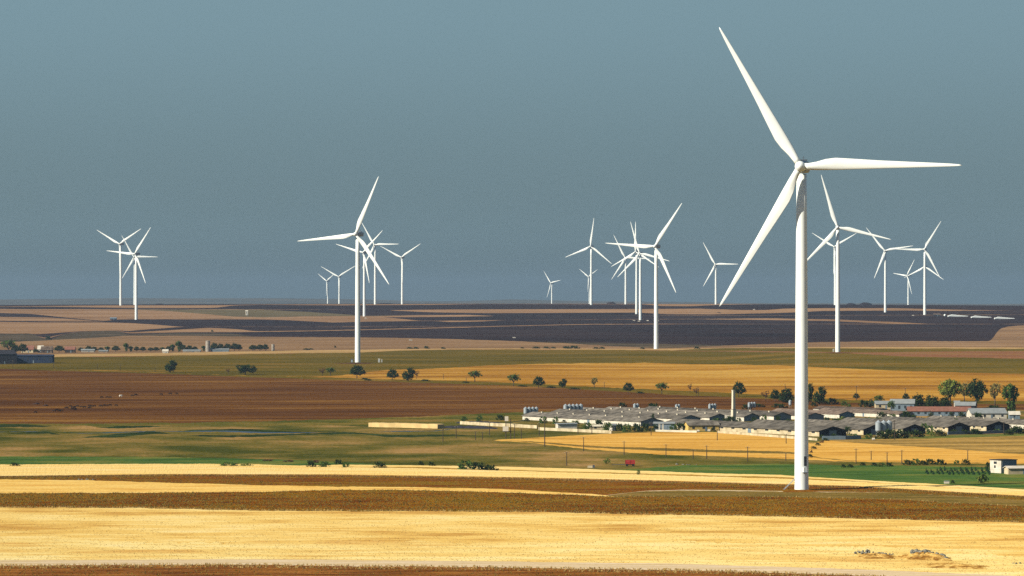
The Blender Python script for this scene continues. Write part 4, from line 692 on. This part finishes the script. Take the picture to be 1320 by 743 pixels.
# the white house at the right with its low shed
c = gp(1290.5, 610.4); rt = empty('house', c, BETA); b = MB(); b.box(0, 6.6, 0, 6.2, -.5, 4.4); b.build('wall', 'whitew', rt)
b = MB(); b.box(-.25, 6.85, -.25, 6.45, 4.4, 4.62); b.build('roof', 'roofg', rt); b = MB(); b.box(.6, 6.55, -.03, .02, 1.6, 4.39); b.build('painted_side_shade', 'bluegr', rt)  # blue-grey sheet paints the shade on the side facing the viewer
for y, z, w_, h_ in ((2.4, 3.1, 1.7, .8), (3.0, 1.7, .9, .9)):
    b = MB(); b.box(-.05, .05, y, y + w_, z, z + h_); b.build('window', 'glass', rt)
b = MB(); b.box(-.06, .05, .2, 6, 1.25, 1.35); b.build('ledge', 'conc', rt)
tag(rt, 'two-storey white house with a dark blue shaded side at the right edge', 'house')
house(1317, 611.5, 9.5, 4, 2.0, 2.6, 'cream', 'whitew', 'low shed with a white roof beside the two-storey white house', wins=0, rz=.25)
# yard walls
def wall_line(pts, h, th, m, lab, name='wall', cat='wall'):
    b = MB(); q = [gp(*p) for p in pts]; fine = []
    for a, c in zip(q[:-1], q[1:]):
        for k in range(8): fine.append(a.lerp(c, k / 8))
    fine.append(q[-1]); vs = []
    for i, p in enumerate(fine):
        d = (fine[min(i+1, len(fine)-1)] - fine[max(i-1, 0)]); d.z = 0; d.normalize(); nrm = Vector((-d.y, d.x, 0)) * th; z = ground_at(p.x, p.y); hh = h * random.uniform(.93, 1.05)
        vs += [(p.x, p.y, z - .4), (p.x, p.y, z + hh), (p.x + nrm.x, p.y + nrm.y, z + hh), (p.x + nrm.x, p.y + nrm.y, z - .4)]
    n_ = len(fine); fs = [(4*i + a, 4*i + 4 + a, 4*i + 4 + (a+1) % 4, 4*i + (a+1) % 4) for i in range(n_ - 1) for a in range(4)] + [(0, 1, 2, 3), (4*n_-1, 4*n_-2, 4*n_-3, 4*n_-4)]
    b.add(vs, fs); return tag(b.build(name, m), lab, cat)
wall_line([(593, 547.2), (625, 549), (692, 552.6)], 1.5, .4, 'cream', 'pale wall running left from the farm past the twin pole')
wall_line([(694, 554.8), (740, 556.8), (788, 559.2)], 1.3, .4, 'cream', 'cream yard wall below the white container building')
wall_line([(845, 556.6), (870, 557.2), (898, 558)], .9, .4, 'conc', 'low pale wall below the dark hedge in the farm middle')
wall_line([(925, 558.4), (970, 561.6), (1053, 568.2)], 1.0, .4, 'cream', 'low cream wall before the windowed front barn')
wall_line([(1060, 567), (1090, 566.8), (1110, 566.3)], 1.6, .4, 'bluegr', 'grey-blue board fence below the front barn gable', 'fence', 'fence')
wall_line([(1222, 560.6), (1270, 559.5), (1318, 557.8)], 1.3, .4, 'bluegr', 'grey-blue board fence below the rightmost dark gables', 'fence', 'fence')
wall_line([(475, 550.6), (520, 551.6), (564, 552.8)], 2.0, 5.0, 'bank', 'long low tan earth bank in the meadow left of the farm', 'earth_bank', 'bank')
# low dark heaps by the pale wall and the tan bank
for px, py, w, h, lab in ((603, 552.3, 78, 3.2, 'long black heap below the pale wall'), (618, 546.2, 62, 3, 'black heap behind the pale wall'), (530, 547.8, 84, 1.6, 'thin dark heap behind the tan earth bank')):
    c = gp(px, py); m = mpp(px, py); b = MB(); n_ = 26; vs = []
    for i in range(n_ + 1):
        u = i / n_; x = (u - .5) * w * m; hh = h * m * (math.sin(math.pi * u) ** .35) * random.uniform(.8, 1.1); dep = 9; yo = -x * .55
        vs += [(x, yo - 3, -.3), (x, yo - 1, hh * .8), (x, yo + 2, hh), (x, yo + dep, -.3)]
    b.add(vs, [(4*i + a, 4*i + 4 + a, 4*i + 5 + a, 4*i + 1 + a) for i in range(n_) for a in range(3)]); tag(b.build('dark_heap', 'darkwall', None, True, c), lab, 'heap')
# silos
def make_silo():
    root = empty('silo'); b = MB(); b.tube([(0, 0, 1.2), (0, 0, 2.0), (0, 0, 2.05), (0, 0, 4.6)], [.25, 1.0, 1.02, 1.02], 18); b.build('bin', 'galv', root, False)
    r = MB(); r.tube([(0, 0, 4.6), (0, 0, 4.65), (0, 0, 5.25), (0, 0, 5.4)], [1.02, 1.08, .25, .22], 18); r.build('roof', 'galv', root)
    for k in range(4):
        a = math.pi/4 + k*math.pi/2; l = MB(); l.tube([(.92*math.cos(a), .92*math.sin(a), -.3), (.92*math.cos(a), .92*math.sin(a), 2.3)], [.07, .07], 6); l.build('leg', 'galv', root)
    return root
SI = make_silo(); AZ0 = math.radians(60)
for gname, px, py, n_, hpx, dx, dy in [('left barn', 677.5, 538.2, 4, 13.5, 3.9, -.25), ('left barn, farther group', 729, 535.5, 5, 14.5, 3.7, -.3), ('middle barns', 818.2, 530.6, 2, 10.5, 4.1, .1), ('barns left of the yellow building', 872, 530.6, 2, 9.5, 5, 0), ('barns behind the yellow building', 915, 530.4, 3, 10, 4.2, -.2), ('chimney', 965.8, 528.4, 3, 10, 3.6, -.4), ('nearest tower', 1018.5, 525.6, 1, 10, 4, 0), ('front right barns', 1132.3, 563, 3, 21, 4.6, -.4)]:
    for k in range(n_):
        m = mpp(px, py); c = gp(px + dx*k, py + dy*k); nm = {'left barn': 'at the left end of the front barn'}.get(gname, ('above the ' if 'front' not in gname and 'tower' not in gname and 'chimney' not in gname else 'beside the ') + gname)
        r0 = gp(px, py); away = Vector((math.sin(AZ0), math.cos(AZ0), 0)) * 2.15 * k * hpx * m / 5.4; c = r0 + away; c.z = ground_at(c.x, c.y)
        inst(SI, c, 0, hpx * m / 5.4, f"grey feed silo {nm}, {nth(k, n_) if n_ > 1 else 'the only one there'}", 'silo', 'grey feed silos among the barns')
# square chimney
c = gp(945.5, 545.8); m = mpp(945.5, 545.8); rt = empty('chimney', c, BETA); h = 42 * m
b = MB(); b.box(-.85, .85, -.85, .85, -.5, h * .42); b.box(-.7, .7, -.7, .7, h * .42, h, .1); b.build('shaft', 'conc', rt)
b = MB(); b.box(-.92, .92, -.92, .92, h * .42, h * .43); b.build('band', 'steel', rt); b = MB(); b.box(-.72, .72, -.72, .72, h, h + .3); b.build('cap', 'conc', rt)
tag(rt, 'tall square pale chimney standing among the barns', 'chimney')
c = gp(941, 545.5); b = MB(); b.box(-1.6, 1.2, 0, 3, -.4, 3.6); rt2 = b.build('boiler_house', 'whitew', None, False, c + Vector((-.6, 1.5, 0))); tag(rt2, 'small white block at the foot of the square chimney', 'building')
# small white dots: tanks and bales by the hedge
for i, (px, py, lab) in enumerate([(878.5, 555.6, 'small white tank in front of the dark hedge'), (900, 557, 'white round tank at the left of the yellow building'), (914, 556.6, 'white round tank at the right of the yellow building'), (1126, 567.6, 'small white tank on the green lane below the front barns')]):
    b = MB(); b.tube([(-.6, 0, .45), (-.5, 0, .45), (.5, 0, .45), (.6, 0, .45)], [.3, .48, .48, .3], 12); b.box(-.4, -.25, -.3, .3, -.2, .2); b.box(.25, .4, -.3, .3, -.2, .2); tag(b.build('water_tank', 'whitew', None, False, gp(px, py)), lab, 'tank')
# ------------------------------------------------------------------ poles
def make_pole():
    root = empty('utility_pole'); b = MB(); b.tube([(0, 0, -.5), (0, 0, 4), (0, 0, 8)], [.17, .15, .11], 8); b.build('mast', 'wood', root)
    a = MB(); a.box(-.8, .8, -.06, .06, 7.45, 7.58); a.build('crossarm', 'wood', root)
    for x in (-.7, 0, .7):
        i_ = MB(); z0 = 8 if x == 0 else 7.58; i_.tube([(x, 0, z0), (x, 0, z0 + .12), (x, 0, z0 + .25)], [.05, .08, .04], 8); i_.build('insulator', 'whitew', root)
    return root
PO = make_pole()
pl = {'in the meadow left of the farm': [(571, 570, 17), (588, 565, 16), (613, 567, 11), (622, 567, 10), (631, 561, 17)], 'at the left front of the farm': [(663.3, 566, 20), (672, 566, 14), (695, 562, 17), (702.2, 576, 36), (745, 560, 20), (763, 560, 12)],
      'along the lower edge of the orange wheat': [(730.5, 600.5, 18), (752.3, 582, 19), (804.5, 586.5, 18), (858.5, 589.5, 17), (893.5, 591.5, 12), (911, 592, 18), (963.8, 595.5, 20), (1013, 594, 10), (1103.5, 598, 20), (1123, 593, 12), (1143.5, 596, 13), (1162.5, 598, 18), (1247.5, 593, 13)],
      'inside the orange wheat or by the barns': [(839.3, 561.5, 17), (924.6, 568, 15), (1013.4, 572, 13), (1153, 567, 26), (1294, 560, 17)], 'behind the farm': [(900.5, 511, 10), (1104, 516, 19), (1167, 514, 14), (1012, 503, 8), (1199, 545, 16)],
      'by the olive field on the left': [(69, 475, 8), (125.5, 476, 7), (155, 478, 8), (16.5, 474, 9), (200, 480, 6), (571.5, 489, 7), (601, 492, 6), (779, 500.5, 8)]}
for gname, lst in pl.items():
    lst = sorted(lst)
    for i, (px, py, h) in enumerate(lst):
        m = mpp(px, py); k = h * m / 8.2; o = inst(PO, gp(px, py), random.uniform(-.2, .2), (max(1, k), max(1, k), k), f"wooden pole {gname}, {nth(i, len(lst))}", 'pole', 'wooden utility poles')
# transformer on twin poles
c = gp(653, 566); m = mpp(653, 566); rt = empty('transformer_station', c); s_ = m
for x in (-.3, 1.7):
    b = MB(); b.tube([(x, 0, -.4), (x, 0, 26*m)], [.2, .16], 8); b.build('post', 'wood', rt)
b = MB(); b.box(-1.6, .8, -.8, .8, 10*m, 16*m); b.build('lower_box', 'whitew', rt); b = MB(); b.box(-.75, .75, -.6, .6, 23*m, 29*m); b.build('upper_box', 'whitew', rt)
b = MB(); b.box(-1.6, 2.2, -.1, .1, 9.2*m, 9.9*m); b.build('beam', 'wood', rt)
tag(rt, 'twin pole transformer with two white boxes at the left front of the farm', 'transformer')

# ------------------------------------------------------------------ vehicles, boxes, stones, animals
def make_van():
    root = empty('van'); b = MB()
    b.add([(-2.4, -.9, .4), (2.4, -.9, .4), (2.4, .9, .4), (-2.4, .9, .4), (-2.4, -.85, 2.1), (1.0, -.85, 2.1), (1.0, .85, 2.1), (-2.4, .85, 2.1), (2.3, -.9, 1.1), (2.3, .9, 1.1)], [(3, 2, 1, 0), (4, 5, 6, 7), (0, 1, 8, 5, 4), (2, 3, 7, 6, 9), (1, 2, 9, 8), (8, 9, 6, 5), (3, 0, 4, 7)]); b.build('body', 'whitew', root)
    w = MB(); w.add([(1.05, -.75, 2.05), (2.22, -.8, 1.2), (2.22, .8, 1.2), (1.05, .75, 2.05)], [(0, 1, 2, 3)]); w.v = [(x + .03, y, z + .03) for x, y, z in w.v]; w.build('windscreen', 'glass', root)
    for x in (-1.5, 1.5):
        for y in (-.85, .85):
            t_ = MB(); t_.tube([(x, y - .12, .36), (x, y + .12, .36)], [.36, .36], 14); t_.build('wheel', 'tyre', root)
    return root
VA = make_van()
for px, py, rz, lab in [(817.5, 414, .1, 'white van left of the two close towers in the dark field'), (823.6, 415, 0, 'white van at the foot of the right close tower'), (834.8, 414.2, 3, 'white van a little right of the two close towers'), (848, 414.3, 0, 'white van right of the tower that meets the dark field edge'), (663, 436.3, .2, 'white van alone low in the big dark field'), (529.5, 439.6, .2, 'white van on the tan field left of the big dark field'), (1177, 407.5, 0, 'white van left of the taller right hand turbine'), (972, 399.8, 0, 'white van far right of the lowered blade tip, near the horizon'), (471.5, 411, 0, 'white van right of the foot on the pale strip')]:
    o = inst(VA, gp(px, py), rz, .72, lab, 'van', 'vans parked about the fields')
# red wagon
c = gp(812.3, 601.2); rt = empty('farm_wagon', c, -.05); b = MB(); b.box(-1.7, 1.7, -.95, .95, .75, 2.2); b.build('body', 'red', rt); b = MB(); b.box(-1.75, 1.75, -1.0, -.95, 1.5, 1.6); b.box(-1.75, -1.65, -1.02, -.94, .7, 2.3); b.box(-.05, .05, -1.02, -.94, .7, 2.3); b.box(1.65, 1.75, -1.02, -.94, .7, 2.3); b.build('ribs', 'red', rt)
b = MB(); b.box(-1.5, 1.5, -.5, .5, .5, .75); b.tube([(-1.7, 0, .6), (-6.5, -.2, .45)], [.12, .09], 8); b.build('drawbar', 'steel', rt)
for x in (-1.1, 1.1):
    for y in (-.95, .95):
        w = MB(); w.tube([(x, y - .14, .45), (x, y + .14, .45)], [.46, .46], 16); w.build('wheel', 'tyre', rt)
tag(rt, 'red farm wagon with a long dark drawbar below the orange wheat', 'wagon')
c = gp(762, 603.2); b = MB(); b.box(-1.3, .5, -.5, .5, -.2, .75, .08); o = b.build('trough', 'cream', None, False, c); tag(o, 'pale trough with a dark end beside the ditch left of the red wagon', 'trough'); b = MB(); b.box(.5, 1.3, -.5, .5, -.2, 1.0, .1); b.build('tank', 'steel', o)
# boxes at turbine feet
for px, py, w, h, mt, lab in [(488.6, 467.4, 1.5, 2.9, 'whitew', 'taller white cabinet right of the tall left turbine'), (492.2, 467.2, .8, 2.3, 'whitew', 'smaller pale cabinet right of the taller white one'), (453.6, 467.6, 1.8, 2.6, 'steel', 'dark cabinet at the left foot of the tall left turbine'), (1074.6, 453.6, 1.2, 2.2, 'whitew', 'white cabinet at the left foot of the second largest turbine')]:
    b = MB(); b.box(-w/2, w/2, 0, w, -.4, h); b.box(-w/2 - .1, w/2 + .1, -.1, w + .1, h, h + .15); o = b.build('transformer_cabinet', mt, None, False, gp(px, py)); tag(o, lab, 'cabinet'); d = MB(); d.box(-w*.3, w*.3, -.04, .01, .2, h*.85); d.build('door', 'galv', o)
# turbine blades laid out on the dark field
bm = blade_mesh(); BLD = bm.build('laid_blade', 'white', None, True)
for i, (px, lab) in enumerate([(1221, 'leftmost of three white turbine blades lying on the dark field'), (1251, 'middle one of three white turbine blades lying on the dark field'), (1281, 'rightmost of three white turbine blades lying on the dark field')]):
    c = gp(px, 409 + i * 1.5); L = 28 * c.y / F; o = inst(BLD, c + Vector((0, 0, 1.3)), 0, (1.1, 1.1, L / 50), lab, 'turbine blade', 'turbine blades on the ground'); o.rotation_euler = (math.radians(-8), math.radians(90), 0)
c = gp(1218, 408); b = MB(); b.tube([(0, 1.6, 1.6), (0, 0, 1.6), (0, -1.2, 1.6), (0, -1.7, 1.6)], [1.7, 1.9, 1.2, .2], 16); tag(b.build('rotor_hub', 'white', None, True, c), 'round white rotor hub on the ground left of the three laid blades', 'rotor hub')
house(1208, 408, 10, 8, 2.6, 4.2, 'darkwall', 'roofb', 'dark low hut beside the round white rotor hub', wins=1)
# far village buildings
house(3.5, 469.5, 22, 30, 7.5, 10.5, 'darkwall', 'darkwall', 'tall black barn at the left edge of the view', wins=0, cat='barn', name='barn', rz=.3)
house(39.5, 468.3, 34, 12, 5.5, 6.5, 'navy', 'navy', 'long dark blue shed right of the tall black barn', wins=8, cat='shed', name='shed')
house(35, 455, 11, 9, 3, 6.4, 'cream', 'roofr', 'small house with a pink roof above the dark blue shed', wins=2)
house(52, 455, 5, 6, 3.4, 6.4, 'whitew', 'whitew', 'small white house above the right end of the dark blue shed', wins=1)
house(60, 455.4, 10, 8, 3, 6, 'roofb', 'roofb', 'brown-roofed house right of the small white house', wins=2)
house(90, 455, 9, 8, 3, 5.6, 'roofb', 'roofr', 'reddish village house between two clumps of dark trees', wins=2)
house(113, 454.3, 12, 6, 1.8, 2.8, 'conc2', 'roofz', 'low pale grey shed, left of three in the far village', wins=0)
house(133, 454.3, 8, 6, 1.2, 1.9, 'conc2', 'roofz', 'very low pale shed under the slender village trees', wins=0)
house(213, 455.4, 5, 6, 1.6, 3.2, 'whitew', 'whitew', 'little white hut in the middle of the village tree line', wins=0)
house(247, 454.2, 16, 7, 1.3, 2.2, 'conc2', 'roofz', 'long low pale shed left of the round concrete silo', wins=0)
house(283, 453.6, 17, 7, 2.0, 2.8, 'bluegr', 'roofz', 'long low pale-roofed shed right of the round concrete silo', wins=0)
for px, py, w, h, lab in ((268, 453.6, 6, 14.2, 'round concrete silo tower in the far village'), (352, 452.4, 4, 8.6, 'small concrete tower at the right end of the far village')):
    c = gp(px, py); m = mpp(px, py); rt = empty('silo_tower', c); b = MB(); r_ = w/2*m; b.tube([(0, 0, -.5), (0, 0, h*m*.94)], [r_, r_*.97], 20); b.build('shaft', 'conc2', rt); b = MB(); b.tube([(0, 0, h*m*.94), (0, 0, h*m*.97), (0, 0, h*m)], [r_*1.06, r_*1.06, r_*.7], 20); b.build('cap', 'conc2', rt); tag(rt, lab, 'silo tower')
house(146, 412.6, 9.5, 7, 2.2, 3.6, 'navy', 'bluegr', 'small dark blue shed left of the front turbine of the far left trio', wins=0, cat='shed', name='shed')
house(318, 406.6, 3.8, 4, 6.5, 7.6, 'whitew', 'whitew', 'tiny tall white hut on the far plateau left of the turbines', wins=1)
# stones
def x0_(px): return .45
def make_rock(seed):
    r = np.random.default_rng(seed); import bmesh
    bm_ = bmesh.new(); bmesh.ops.create_icosphere(bm_, subdivisions=2, radius=1)
    k = r.normal(size=(5, 3))
    for v in bm_.verts:
        d = 1 + .16 * sum(math.sin(2.2 * v.co.dot(Vector(q)) + i) for i, q in enumerate(k)) / 2 + r.uniform(-.06, .06); v.co = Vector((v.co.x * d, v.co.y * d * .9, v.co.z * d * .72))
    me = bpy.data.meshes.new('stone'); bm_.to_mesh(me); bm_.free(); me.materials.append(M['rock']); o = bpy.data.objects.new('stone', me); COL.objects.link(o); return o
RK = [make_rock(s_) for s_ in (1, 2, 3)]; rr = random.Random(5)
def heap(x0, x1, y0, y1, n, smin, smax, lab, grp, peak=0):
    pts = sorted((rr.uniform(0, 1), rr.uniform(0, 1)) for _ in range(n))
    for i, (u, v) in enumerate(pts):
        px = x0 + (x1 - x0) * u; py = y0 + (y1 - y0) * (v * .5 + u * .5); m = mpp(px, py); s_ = rr.uniform(smin, smax) * m / 2
        inst(RK[i % 3], gp(px, py) + Vector((0, 0, s_ * .3 + peak * m * rr.random() * max(.15, 1 - abs(u - .3) * 2))), rr.uniform(0, 6), (s_ * rr.uniform(.9, 1.5), s_, s_ * rr.uniform(.7, 1.2)), f"{lab}, {nth(i, n)}", 'stone', grp)
b = MB(); b.box(-.8, .8, 0, .9, -.3, .75); o = b.build('well_box', 'conc', None, False, gp(1220.5, 623.6)); tag(o, 'small pale concrete box on the grass left of the black-green bush', 'box'); b = MB(); b.box(-.9, .9, -.1, 1.0, .75, .85); b.build('lid', 'galv', o)
heap(1102, 1152, 712.5, 717.5, 44, 1.6, 5, 'small grey stone in the scattered left heap on the stubble', 'stones of the left heap', 4)
heap(1174, 1220, 711.5, 721.5, 44, 2, 8.5, 'grey stone in the piled right heap on the stubble', 'stones of the right heap', 7)
for px, py, w, h, lab in ((1192, 719.5, 84, 6, 'low rough straw-coloured mound under the right stone heap'), (1130, 717.5, 66, 3.2, 'very low rough mound under the left stone heap'), (1230, 730, 110, 2.2, 'long low rough ridge of dry earth by the pale track')):
    c = gp(px, py); m = mpp(px, py); n = 40; vs = [(0, 0, h * m)]; b = MB()
    for q in range(1, 9):
        for k in range(n):
            a = 2*math.pi*k/n; u = q / 8; r_ = u * (1 + .2*math.sin(2*a + px) + .12*math.sin(5*a)); z = h*m * (math.cos(u*math.pi/2) ** 1.3) * (1 + rr.uniform(-.35, .35)) - (.3 if q == 8 else 0)
            x, y = w/2*m*r_*math.cos(a), 9*r_*math.sin(a) - x0_(px)*w/2*m*r_*math.cos(a); vs.append((x, y, z + ground_at(c.x + x, c.y + y) - c.z))
    b.add(vs, [(0, 1+k, 1+(k+1) % n) for k in range(n)] + [(1+q*n+k, 1+(q+1)*n+k, 1+(q+1)*n+(k+1) % n, 1+q*n+(k+1) % n) for q in range(7) for k in range(n)])
    tag(b.build('earth_mound', 'mound', None, False, c), lab, 'mound')
heap(1303, 1322, 726, 728, 4, 2, 4.5, 'grey stone at the right edge of the stubble', 'stones at the right edge')
heap(96, 122, 618.4, 619.2, 6, 1.5, 3, 'pale stone beside the bright wheat on the left', 'stones beside the wheat')
heap(860, 900, 598.5, 600, 9, 1.5, 4, 'dark stone on the bank right of the red wagon', 'stones right of the wagon')
heap(1178, 1186, 631.5, 632.5, 4, 2, 3.4, 'dark stone near the track right of the nearest tower', 'stones near the tower')
# dung heaps
for px, py, w, lab in ((46.5, 521.2, 8.5, 'left of two dark soil heaps on the brown field'), (58.5, 523.4, 7, 'right of two dark soil heaps on the brown field')):
    o = make_rock(9); o.name = 'soil_heap'; o.data.materials[0] = M['dung']; m = mpp(px, py); o.location = gp(px, py); o.scale = (w/2*m, w/2*m, 1.1); tag(o, lab, 'heap')
# cattle
def make_cow(mat):
    root = empty('cow'); me = bpy.data.meshes.new('body'); vs = [(0, 0, 1.05), (-.55, 0, 1.1), (-1.0, 0, 1.12), (.5, 0, 1.08), (.9, 0, 1.18), (1.25, 0, .95), (1.5, 0, .62), (1.7, 0, .42)]; rad = [.42, .40, .26, .38, .26, .19, .17, .1]; es = [(0, 1), (1, 2), (0, 3), (3, 4), (4, 5), (5, 6), (6, 7)]
    for sx, at in ((-.8, 1), (.55, 3)):
        for sy in (-.24, .24):
            i = len(vs); vs += [(sx, sy, .8), (sx - (.08 if sx < 0 else 0), sy, .42), (sx, sy, 0.0)]; rad += [.2, .1, .075]; es += [(at, i), (i, i+1), (i+1, i+2)]
    i = len(vs); vs += [(-1.15, 0, 1.0), (-1.2, 0, .45)]; rad += [.05, .05]; es += [(2, i), (i, i+1)]
    me.from_pydata(vs, es, []); o = bpy.data.objects.new('body', me); COL.objects.link(o); me.materials.append(M[mat]); o.parent = root
    o.modifiers.new('skin', 'SKIN')
    for k, r_ in enumerate(rad): me.skin_vertices[0].data[k].radius = (r_, r_)
    me.skin_vertices[0].data[0].use_root = True
    sb = o.modifiers.new('sub', 'SUBSURF'); sb.levels = 1; sb.render_levels = 1
    h = MB(); h.add([(1.3, -.28, .82), (1.36, -.05, .8), (1.32, -.08, .9), (1.3, .28, .82), (1.36, .05, .8), (1.32, .08, .9)], [(0, 1, 2), (3, 5, 4)]); h.build('ears', mat, root); return root
CO = make_cow('hide'); rows = {'upper row of the brown field': [(131, 513.6), (138, 513.6), (142, 513.6), (170.3, 511.4), (175, 510.7), (208, 509.8), (219.5, 509.2), (228, 508.8)], 'main herd of the brown field': [(86, 527.6), (91, 525.4), (93.4, 527), (95.8, 526.6), (99.7, 525.6), (97, 529.3), (93, 529), (105, 525.9), (109, 526.6), (115, 524.4), (117.5, 525.6), (115, 527.3), (121.7, 525.1), (130, 525), (134.5, 524.1), (137.5, 524.5), (141.7, 524.1), (150, 524)], 'lower left of the herd': [(45.8, 533), (70, 531.2), (73, 530.6), (76.5, 531), (79.5, 530.7)]}
for gname, lst in rows.items():
    lst = sorted(lst)
    for i, (px, py) in enumerate(lst): inst(CO, gp(px, py), rr.choice([0, 3.14, .3, 2.8, -.4, 1.0]), rr.uniform(.72, .9), f"dark cow grazing, {nth(i, len(lst))} in the {gname}", 'cow', 'cattle grazing on the brown field')
CW = make_cow('hidew'); inst(CW, gp(155.8, 512), .4, .85, 'single white cow above the dark herd', 'cow')

# ------------------------------------------------------------------ the air
hz = MB(); hz.box(-36000, 36000, -3500, 30500, -66, 175); me = None
m, nt, out = new_mat('thin_blue_haze'); pv = nt.nodes.new('ShaderNodeVolumePrincipled')
pv.inputs['Color'].default_value = (.28, .41, .565, 1); pv.inputs['Density'].default_value = 3.8e-5; pv.inputs['Anisotropy'].default_value = .1
nt.links.new(pv.outputs[0], out.inputs['Volume']); o = hz.build('haze', m); o['kind'] = 'stuff'; o.display_type = 'WIRE'

# ------------------------------------------------------------------ light, sky, camera
EL, AZ = math.radians(32), math.radians(60)      # the sun stands behind the viewer's left shoulder
sd = Vector((-math.sin(AZ) * math.cos(EL), -math.cos(AZ) * math.cos(EL), math.sin(EL)))
L_ = bpy.data.lights.new('sun', 'SUN'); L_.energy = 5.0; L_.angle = math.radians(.5); L_.color = (1, .92, .77)
lo = bpy.data.objects.new('sun', L_); COL.objects.link(lo); lo.rotation_euler = sd.to_track_quat('Z', 'Y').to_euler(); lo.location = sd * 2000
w = bpy.data.worlds.new('World'); sc.world = w; w.use_nodes = True; nt = w.node_tree; nt.nodes.clear(); N = nt.nodes.new; Lk = nt.links.new
sky = N('ShaderNodeTexSky'); sky.sky_type = 'NISHITA'; sky.sun_disc = False; sky.sun_elevation = EL; sky.sun_rotation = math.atan2(sd.x, sd.y); sky.air_density = 1.4; sky.dust_density = .6; sky.ozone_density = 3; sky.altitude = 200
tc = N('ShaderNodeTexCoord'); sp = N('ShaderNodeSeparateXYZ'); Lk(tc.outputs['Generated'], sp.inputs[0])
rp = N('ShaderNodeValToRGB'); rp.color_ramp.interpolation = 'EASE'     # a dull bank of haze low in the sky, clearing upwards
e = rp.color_ramp.elements; e[0].position = 0.0; e[0].color = (.67, .95, .92, 1); e[1].position = 1.0; e[1].color = (1.9, 2.9, 3.6, 1)
x = e.new(.02); x.color = (.98, 1.46, 1.6, 1); x = e.new(.08); x.color = (1.27, 2.0, 2.32, 1); x = e.new(.25); x.color = (1.5, 2.3, 2.8, 1)
Lk(sp.outputs['Z'], rp.inputs[0])
mk = N('ShaderNodeMapRange'); mk.inputs['From Min'].default_value = .10; mk.inputs['From Max'].default_value = .5; mk.clamp = True; Lk(sp.outputs['Z'], mk.inputs['Value'])
mx = N('ShaderNodeMix'); mx.data_type = 'RGBA'; Lk(mk.outputs[0], mx.inputs[0]); Lk(rp.outputs[0], mx.inputs[6]); dk = N('ShaderNodeMix'); dk.data_type = 'RGBA'; dk.blend_type = 'MULTIPLY'; dk.inputs[0].default_value = 1; dk.inputs[7].default_value = (.42, .46, .5, 1); Lk(sky.outputs[0], dk.inputs[6]); Lk(dk.outputs[2], mx.inputs[7])
bg = N('ShaderNodeBackground'); bg.inputs['Strength'].default_value = .09; Lk(mx.outputs[2], bg.inputs['Color'])
wo = N('ShaderNodeOutputWorld'); Lk(bg.outputs[0], wo.inputs['Surface'])
cam = bpy.data.cameras.new('camera'); co = bpy.data.objects.new('camera', cam); COL.objects.link(co); co.location = (0, 0, 0); co.rotation_euler = (math.radians(90), 0, 0)
cam.sensor_width = 36; cam.lens = F / 1320 * 36; cam.shift_y = (EY - 371.5) / 1320; cam.clip_start = 1; cam.clip_end = 80000; sc.camera = co
vs = sc.view_settings; vs.view_transform = 'Standard'; vs.look = 'None'; vs.exposure = .8; vs.gamma = 1; vs.use_curve_mapping = False
cy = sc.cycles; cy.max_bounces = 5; cy.diffuse_bounces = 3; cy.volume_bounces = 0; cy.transparent_max_bounces = 8; cy.use_denoising = False
try: cy.denoiser = 'OPENIMAGEDENOISE'; cy.denoising_input_passes = 'RGB_ALBEDO_NORMAL'
except Exception: pass
